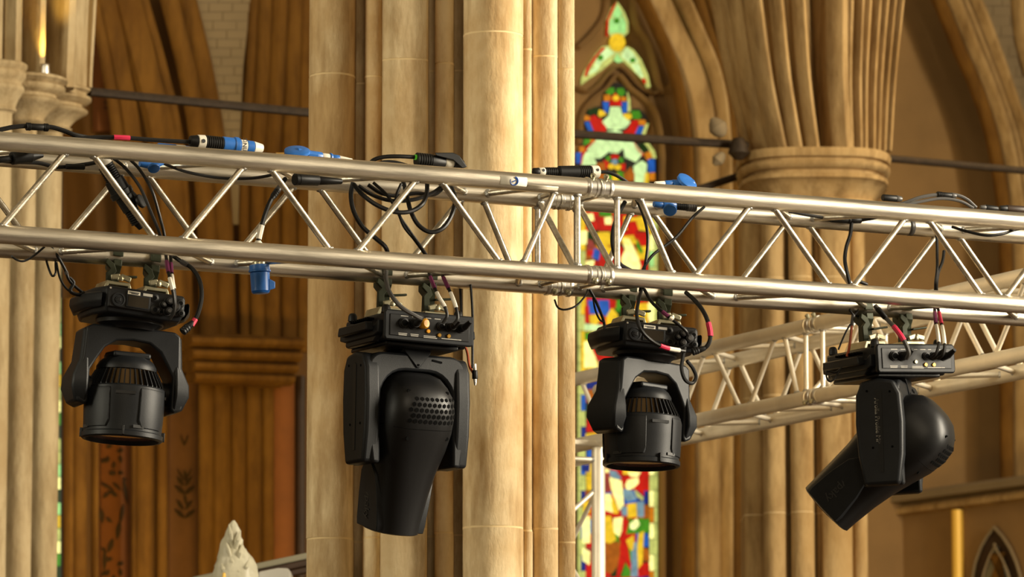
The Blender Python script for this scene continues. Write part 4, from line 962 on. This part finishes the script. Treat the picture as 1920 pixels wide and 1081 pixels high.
ob('socket_face', lathe(tp(560, 293, .085), (.05, -.5, .85), [(0, .022), (.006, .028)], 20), 'rubber', rt, world=True)
ob('brass_terminal', tube([tp(517, 288, .08), tp(532, 288, .08)], .004, 6), 'brass', rt, world=True)
cee('black plug with open pin face under the top chord', (552, 336, .12), (640, 340, .14), .0155, [('rim', 0, .08, 1.05, 1.05, 'rubber'), ('body', .08, .5, 1, .95, 'rubber'), ('grip', .5, 1, .8, .5, 'rubber')])
# --- middle on top ---
cable('black cable curving over the top into the lidded socket', [(690, 312, .12), (700, 300, .11), (720, 294, .1), (750, 293, .09), (788, 295, .09)], .0058, tapes=((.93, .97, 'gl_G'),))
cable('flat black cable lying low on the top chord', [(700, 312, .1), (718, 304, .1), (740, 304, .1), (760, 309, .1), (790, 318, .1)], .005)
rt, A, d, L = cee('black socket with lifted lid on the top chord', (780, 299, .09), (868, 308, .09), .0195, [('ribbed_grip', 0, .3, 1, 1, 'rubber'), ('body', .3, .6, .95, .8, 'rubber'), ('label_ring', .6, .78, .72, .72, 'label'), ('end_body', .78, 1, .85, .6, 'rubber')])
lf = ob('lid', prism([(815, 286), (850, 286), (862, 292), (876, 312), (868, 316), (850, 300), (818, 292)], lambda u, v, w_: tp(u, v, .08+w_), -.012, .012), 'rubber', rt, world=True, bevel=.002)
rt, A, d, L = cee('ribbed black connector with white gear label beside the coupler', (1000, 322, .07), (1124, 322, .07), .0175, [('nose', 0, .08, .62, .66, 'rubber'), ('label_ring', .08, .17, .66, .66, 'label'), ('ribbed_grip', .17, .38, .72, .9, 'rubber'), ('body', .38, .68, .95, 1, 'rubber'), ('ribbed_grip', .68, .86, 1, 1, 'rubber'), ('label_ring', .86, .98, 1, 1, 'label')])
for s_, r_ in ((.125, .0116), (.93, .0177)): ob('gear_mark', lathe(A + d*s_*L - TN*r_ + UP*.003, -TN, [(0, .0042), (.0006, .0042)], 10), 'ink', rt, world=True)
cable('black cable from the ribbed connector over the coupler', [(1122, 322, .07), (1140, 323, .07), (1160, 331, .07), (1180, 345, .08), (1190, 360, .1)], .005)
rt, A, d, L = cee('blue socket with lid above the right section of the top chord', (1228, 344, .09), (1300, 345, .09), .013, [('end_cap', 0, .25, .5, .6, 'white'), ('sleeve', .25, .45, .7, .8, 'blue'), ('body', .45, 1, .9, 1, 'blue')])
lid(rt, (1286, 343, .085), (.5, -.5, .6), .030, 'blue', .009, hinge=(1262, 346, .085))
rt, A, d, L = cee('blue socket and ribbed black plug under the right top chord', (1226, 382, .13), (1304, 389, .13), .0125, [('sleeve', 0, .2, .7, .8, 'blue'), ('body', .2, .5, 1, 1.1, 'blue'), ('ribbed_grip', .5, .78, .9, .9, 'rubber'), ('ribbed_sleeve', .78, 1, 1.0, 1.0, 'cable_g')])
lid(rt, (1256, 392, .10), (.1, -.75, -.65), .019, 'blue', hinge=(1256, 384, .12))
# --- right end on top ---
cee('black cylindrical connector on the top chord near the right pier', (1655, 370, .1), (1690, 373, .1), .0095, [('body', 0, .7, 1, 1, 'rubber'), ('end_cap', .7, 1, 1.05, .8, 'cable_g')])
cable('grey cable arching over the right top chord', [(1680, 385, .1), (1700, 379, .1), (1725, 370, .1), (1755, 365, .1), (1790, 365, .1), (1812, 373, .1), (1830, 389, .1)], .0052, 'cable_g')
cable('second grey cable low beneath the right arching cable', [(1690, 386, .07), (1730, 377, .07), (1765, 372, .07), (1800, 377, .07), (1825, 390, .07)], .0045, 'cable_g')
cee('small black clip joining the right arching cables', (1757, 364, .1), (1792, 367, .1), .0085, [('ribbed_grip', 0, .25, 1, 1, 'rubber'), ('body', .25, .75, .9, .9, 'rubber'), ('end_cap', .75, 1, 1, .8, 'cable_g')], name='cable_joiner')
cee('black round connector lying near the right photo edge', (1838, 388, .1), (1870, 391, .1), .0085, [('nose', 0, .3, .6, .9, 'cable_g'), ('body', .3, 1, 1, .9, 'rubber')])
cee('long dark connector cut by the right photo edge', (1874, 390, .1), (1960, 396, .1), .011, [('nose', 0, .15, .7, .9, 'rubber'), ('body', .15, .7, 1, 1, 'wood'), ('grip', .7, 1, .9, .7, 'rubber')])
# --- hanging inside the truss, left ---
cee('black rubber plug behind the top chord at the left edge', (-10, 300, .10), (80, 291, .12), .017, [('strain_relief', 0, .35, .5, .55, 'rubber'), ('body', .35, .75, 1, 1, 'rubber'), ('nose', .75, 1, .8, .35, 'rubber')])
cable('black cable slung between the left chords', [(-30, 296, .1), (20, 303, .12), (70, 305, .14), (110, 313, .15), (160, 308, .15), (200, 300, .12)], .0055)
cee('small black buckle on the slung left cable', (124, 312, .14), (158, 313, .14), .0075, [('body', 0, 1, 1, 1, 'rubber')], name='cable_buckle', cat='buckle')
rt, A, d, L = cee('large black inline connector hanging diagonally inside the left truss', (190, 296, .1), (266, 428, .1), .030, [
    ('label_ring', 0, .1, .62, .66, 'label'), ('ribbed_grip', .1, .3, .72, .78, 'rubber'), ('body', .3, .52, .85, .95, 'rubber'), ('flange', .46, .54, 1.05, 1.05, 'rubber'), ('sleeve', .54, .74, .78, .72, 'rubber'), ('ribbed_nut', .74, .92, .66, .6, 'rubber'), ('tail', .92, 1, .45, .3, 'rubber')])
lid(rt, (262, 378, .08), (.75, -.5, .35), .019, 'rubber', hinge=(236, 350, .1))
ob('gear_mark', lathe(A + d*.05*L - TN*.0158, -TN, [(0, .005), (.0006, .005)], 10), 'ink', rt, world=True)
cable('thin black cable bowing from the top chord to the left light', [(212, 296, .1), (235, 315, .08), (262, 350, .06), (282, 395, .05), (300, 440, .05), (306, 470, .08)], .0042)
cable('second thin black cable bowing beside the first', [(245, 300, .1), (262, 318, .08), (284, 355, .05), (298, 400, .05), (308, 440, .05), (312, 475, .08)], .0042)
cable('thin black cable sagging below the rear top chord', [(305, 306, .15), (350, 322, .17), (410, 333, .19), (470, 334, .19), (520, 326, .17)], .0042)
# --- dropper with blue plug ---
cable('black dropper cable running down to the hanging blue plug', [(535, 335, .14), (524, 350, .12), (508, 375, .1), (497, 402, .1), (489, 430, .1), (484, 455, .1), (484, 480, .13), (487, 492, .16)], .0062, tapes=((.55, .68, 'label'),))
cee('small grey gland at the top of the dropper cable', (527, 347, .115), (509, 373, .10), .0088, [('collar', 0, .4, .8, 1, 'cable_g'), ('ribbed_nut', .4, .8, 1, 1, 'rubber'), ('tail', .8, 1, .9, .7, 'rubber')], name='cable_gland', cat='gland')
cee('blue industrial plug hanging nose down below the truss', (486, 490, .16), (489, 550, .16), .031, [('neck', 0, .16, .62, .66, 'zinc'), ('collar', .1, .3, .86, .88, 'blue'), ('flange', .26, .34, .95, .95, 'blue'), ('body', .34, .94, .84, .80, 'blue'), ('nose', .94, 1, .8, .7, 'blue')])
pk = [o for o in bpy.data.objects if o.get('label', '') == 'blue industrial plug hanging nose down below the truss'][0]
ob('keyway', prism([(504, 522), (516, 528), (516, 540), (504, 544)], lambda u, v, w_: tp(u, v, .15+w_), -.010, .010), 'blue', pk, world=True, bevel=.002)
cee('white nut on the dropper cable above the bottom chord', (484, 451, .1), (484, 466, .1), .0145, [('dome', 0, .5, .55, .95, 'label'), ('nut', .5, 1, 1, 1, 'label')], name='cable_nut', cat='nut')
# --- coils in the middle bay ---
cable('black cable drooping from the coil to the bottom chord', [(662, 342, .12), (658, 365, .12), (663, 395, .12), (680, 425, .12), (705, 447, .12), (722, 462, .12), (728, 478, .14)], .0062)
cable('wide black cable loop hanging under the top chord', [(663, 345, .1), (680, 365, .08), (708, 385, .06), (740, 397, .05), (770, 396, .05), (792, 382, .06), (800, 362, .08), (801, 342, .1)], .0062)
cable('large round black cable loop lowest in the middle bay', [(756, 340, .12), (762, 362, .1), (770, 395, .08), (785, 422, .07), (808, 435, .07), (832, 426, .07), (848, 400, .08), (853, 372, .1), (845, 348, .12)], .0062)
cable('black cable strand crossing the coil at mid height', [(672, 348, .14), (700, 366, .13), (735, 376, .12), (775, 374, .12), (810, 362, .13), (832, 346, .14)], .0055)
cable('upper black cable strand crossing the coil', [(690, 346, .16), (715, 362, .15), (745, 367, .15), (780, 362, .15), (815, 364, .15), (838, 344, .16)], .0055)
cable('thin black cable twisting down through the coil to the pier light', [(700, 342, .1), (725, 365, .08), (745, 395, .07), (758, 425, .07), (778, 450, .08), (800, 482, .12), (812, 512, .16)], .0042)
cable('second thin black cable twisting down to the pier light', [(752, 345, .1), (742, 372, .08), (748, 402, .07), (766, 430, .07), (784, 455, .08), (806, 485, .12), (835, 512, .16)], .0042)
# --- right bays ---
cable('black cable bowing down the bay beside the coupler', [(1186, 360, .1), (1203, 395, .08), (1213, 430, .06), (1214, 465, .05), (1208, 505, .06), (1200, 545, .12)], .0045)
cable('black cable slanting across the bay from the blue socket', [(1320, 388, .1), (1298, 408, .06), (1270, 442, .05), (1245, 462, .05), (1222, 480, .05), (1204, 510, .06), (1206, 540, .12)], .0042)
cable('black loop hanging behind the truss upright', [(1172, 378, .17), (1160, 400, .16), (1150, 430, .16), (1149, 460, .16), (1160, 492, .17), (1185, 508, .19)], .006)
cee('black box connector lying on the rear top chord', (1550, 409, .2), (1614, 413, .2), .011, [('tail', 0, .12, .6, .9, 'rubber'), ('body', .12, .6, 1, 1, 'rubber'), ('collar', .6, .68, 1.05, 1.05, 'rubber'), ('grip', .68, 1, .95, .8, 'rubber')])
cable('black cable feeding the box connector on the rear chord', [(1480, 396, .15), (1510, 402, .17), (1552, 409, .2)], .0048)
cable('black cable leaving the box connector to the right', [(1612, 413, .2), (1640, 408, .17), (1665, 400, .15)], .0048)
cable('black cable dropping straight from the box connector', [(1597, 416, .2), (1594, 440, .19), (1587, 462, .18), (1584, 485, .17), (1587, 505, .16), (1593, 530, .16), (1600, 560, .18)], .0055)
cable('black cable pair left strand above the tilted light', [(1750, 400, .17), (1756, 440, .16), (1757, 480, .14), (1757, 505, .12), (1754, 535, .12), (1754, 575, .17)], .0045)
cable('short black strand joining the cable pair at right', [(1770, 470, .14), (1767, 490, .13), (1759, 512, .12), (1756, 540, .12), (1758, 578, .17)], .0045)
cable('thin black cable sagging under the right end of the top chord', [(1785, 425, .16), (1815, 434, .12), (1850, 441, .1), (1880, 438, .1), (1905, 430, .12), (1930, 426, .14)], .0042)
cee('black tie knot on the bottom chord at right', (1608, 526, .1), (1626, 533, .1), .006, [('body', 0, 1, 1, .8, 'rubber')], name='cable_tie', cat='cable tie')
# --- around the left wash light ---
D = W - .02
cable('thin wire loop hanging left of the leftmost light', [(22, 480, .1), (32, 487, .12), (45, 489, .14), (62, 480, .14), (84, 462, .12)], .003)
cable('thin black wire hanging from the rear chord at left', [(85, 470, W), (88, 492, W), (97, 516, D), (104, 512, D), (104, 495, W), (105, 480, W)], .003)
cable('black safety cable running to the leftmost base', [(96, 462, D), (108, 480, D), (122, 505, D), (130, 525, D), (145, 540, D), (165, 556, D)], .0042, tapes=((.45, .5, 'cable_g'),))
cable('thin black wire beside the left safety cable', [(106, 492, W), (112, 520, D), (124, 540, D), (140, 550, D), (162, 558, D)], .003)
cable('black cable knot above the leftmost base handle', [(130, 520, D), (138, 530, D), (132, 545, D), (146, 552, D), (158, 548, D)], .005)
cable('data cable with white label entering the leftmost light', [(311, 476, .14), (314, 500, .10), (319, 525, .06), (325, 550, .05), (327, 575, .05), (322, 592, .06)], .0045, tapes=((.12, .3, 'purple'), (.38, .55, 'label')))
cable('second data cable with white label entering the leftmost light', [(320, 478, .14), (321, 505, .10), (324, 530, .06), (328, 556, .05), (327, 582, .05), (318, 598, .06)], .0045, tapes=((.12, .26, 'purple'), (.3, .5, 'label')))
cable('thick black power cable looping right of the leftmost light', [(322, 478, .16), (340, 490, .12), (360, 503, .1), (374, 525, .08), (378, 555, .06), (372, 585, .05), (362, 605, .05), (352, 618, .05)], .0058, tapes=((.16, .24, 'cable_g'), (.80, .9, 'pink')))
cee('black angled power plug at the leftmost light', (364, 602, .05), (342, 622, .05), .0105, [('grip', 0, .5, .6, .9, 'rubber'), ('ribbed_nut', .5, 1, 1.05, 1.05, 'rubber')])
# --- around the pier profile light ---
cable('thick grey cable entering the yellow ring of the pier light', [(724, 500, .14), (724, 525, .10), (732, 550, .06), (752, 575, .04), (778, 591, .04), (790, 597, .05)], .0062, 'cable_g')
cable('left data cable with purple tape entering the pier light', [(802, 505, .16), (811, 530, .11), (822, 555, .07), (834, 575, .05), (838, 592, .045), (830, 606, .05)], .0045, tapes=((.12, .3, 'purple'), (.36, .62, 'label')))
cable('right data cable with purple tape entering the pier light', [(826, 508, .16), (836, 530, .11), (848, 556, .07), (856, 580, .05), (858, 597, .045), (850, 608, .05)], .0045, tapes=((.12, .3, 'purple'), (.36, .58, 'label')))
cable('thin black safety wire dropping right of the pier light', [(880, 510, W), (883, 540, D), (886, 590, D), (886, 640, D), (886, 690, D)], .0035)
cable('orange cord segment behind the pier light base', [(868, 640, W), (876, 660, W), (880, 685, W), (888, 700, D)], .0035, 'orangec')
cable('thin black wire behind the pier light clamps', [(862, 530, .27), (864, 560, .27), (865, 590, .27)], .0035)
cee('steel carabiner dangling beside the pier light yoke', (890, 682, D), (891, 722, D), .006, [('gate', 0, .3, .8, .8, 'steel'), ('ring', .3, .7, 1.3, 1.3, 'rubber'), ('tail', .7, 1, .8, .5, 'steel')], name='carabiner', cat='carabiner')
# --- around the window wash light ---
cable('thin wire loop hanging below the coupler', [(1040, 562, .12), (1046, 576, .1), (1060, 580, .09), (1080, 573, .09), (1096, 556, .1), (1102, 543, .12)], .0028)
cable('thin black wire dropping to the window light base', [(1105, 542, .14), (1115, 560, .14), (1124, 580, .16), (1132, 602, .18), (1134, 618, .18)], .0042)
cable('second thin wire beside the window light base wire', [(1112, 558, .16), (1116, 580, .16), (1124, 598, .17), (1133, 604, .17)], .0028)
cable('black data cable curling before the window light panel', [(1204, 540, .14), (1198, 560, .08), (1194, 590, .04), (1202, 618, .02), (1224, 640, .02), (1250, 652, .02), (1284, 658, .03)], .0052, tapes=((.78, .86, 'pink'), (.87, .97, 'label')))
cable('black cable with red tape slanting to the window light', [(1208, 542, .14), (1222, 566, .1), (1242, 584, .07), (1262, 600, .05), (1284, 618, .04), (1290, 628, .05)], .0045, tapes=((.4, .52, 'purple'), (.55, .62, 'label')))
cable('thick black power cable looping right of the window light', [(1286, 548, .14), (1302, 562, .1), (1318, 582, .07), (1328, 605, .05), (1332, 630, .04), (1326, 648, .04), (1312, 656, .05)], .0062, tapes=((.5, .68, 'pink'),))
cee('black angled power plug at the window light', (1322, 652, .04), (1298, 660, .05), .0095, [('grip', 0, .5, .7, .95, 'rubber'), ('ribbed_nut', .5, 1, 1.05, 1.0, 'rubber')])
sp_ = cable('flat black strap loop hanging from the window light', [(1284, 650, .04), (1280, 672, .04), (1278, 692, .04), (1285, 712, .04), (1298, 718, .05), (1305, 706, .05), (1299, 690, .05), (1288, 676, .045)], .0052, 'rubber', name='strap', cat='strap')
# --- around the tilted profile light ---
cable('black steel loop hanging the safety cord near the tilted light', [(1600, 590, D), (1593, 580, D), (1597, 570, D), (1606, 572, D), (1608, 582, D), (1600, 592, D)], .003)
cee('grey swaged sleeve on the orange safety cord', (1600, 590, D), (1597, 610, D), .0055, [('sleeve', 0, 1, 1, 1, 'cable_g')], name='swage_sleeve', cat='sleeve')
cable('orange safety cord running to the tilted light base', [(1597, 610, D), (1595, 630, D), (1592, 652, D), (1588, 668, D)], .0038, 'orangec')
cable('thin black wire beside the orange safety cord', [(1594, 608, D), (1586, 622, D), (1578, 640, D), (1572, 655, D)], .0028)
cable('thin black wire loop under the tilted light base', [(1576, 690, .2), (1566, 698, .2), (1550, 696, .2), (1552, 712, .2), (1562, 712, .2), (1578, 688, .2)], .0028)
cee('black inline connector hanging above the tilted light', (1640, 572, .12), (1664, 600, .1), .008, [('collar', 0, .2, .8, .9, 'cable_g'), ('body', .2, .85, 1, 1, 'rubber'), ('tail', .85, 1, .8, .6, 'cable_g')])
cable('thick grey cable with red tape entering the tilted light', [(1662, 597, .1), (1676, 612, .07), (1690, 630, .04), (1700, 648, .03), (1704, 662, .03), (1700, 672, .045)], .0062, 'cable_g', tapes=((.2, .5, 'pink'),))
cable('left data cable with red tape entering the tilted light', [(1752, 574, .16), (1754, 600, .11), (1758, 622, .07), (1760, 645, .04), (1755, 662, .035), (1746, 671, .05)], .0045, tapes=((.1, .28, 'purple'), (.3, .58, 'label')))
cable('right data cable with red tape entering the tilted light', [(1758, 575, .16), (1764, 600, .11), (1769, 625, .07), (1771, 648, .04), (1768, 664, .035), (1758, 672, .05)], .0045, tapes=((.1, .28, 'pink'), (.3, .58, 'label')))
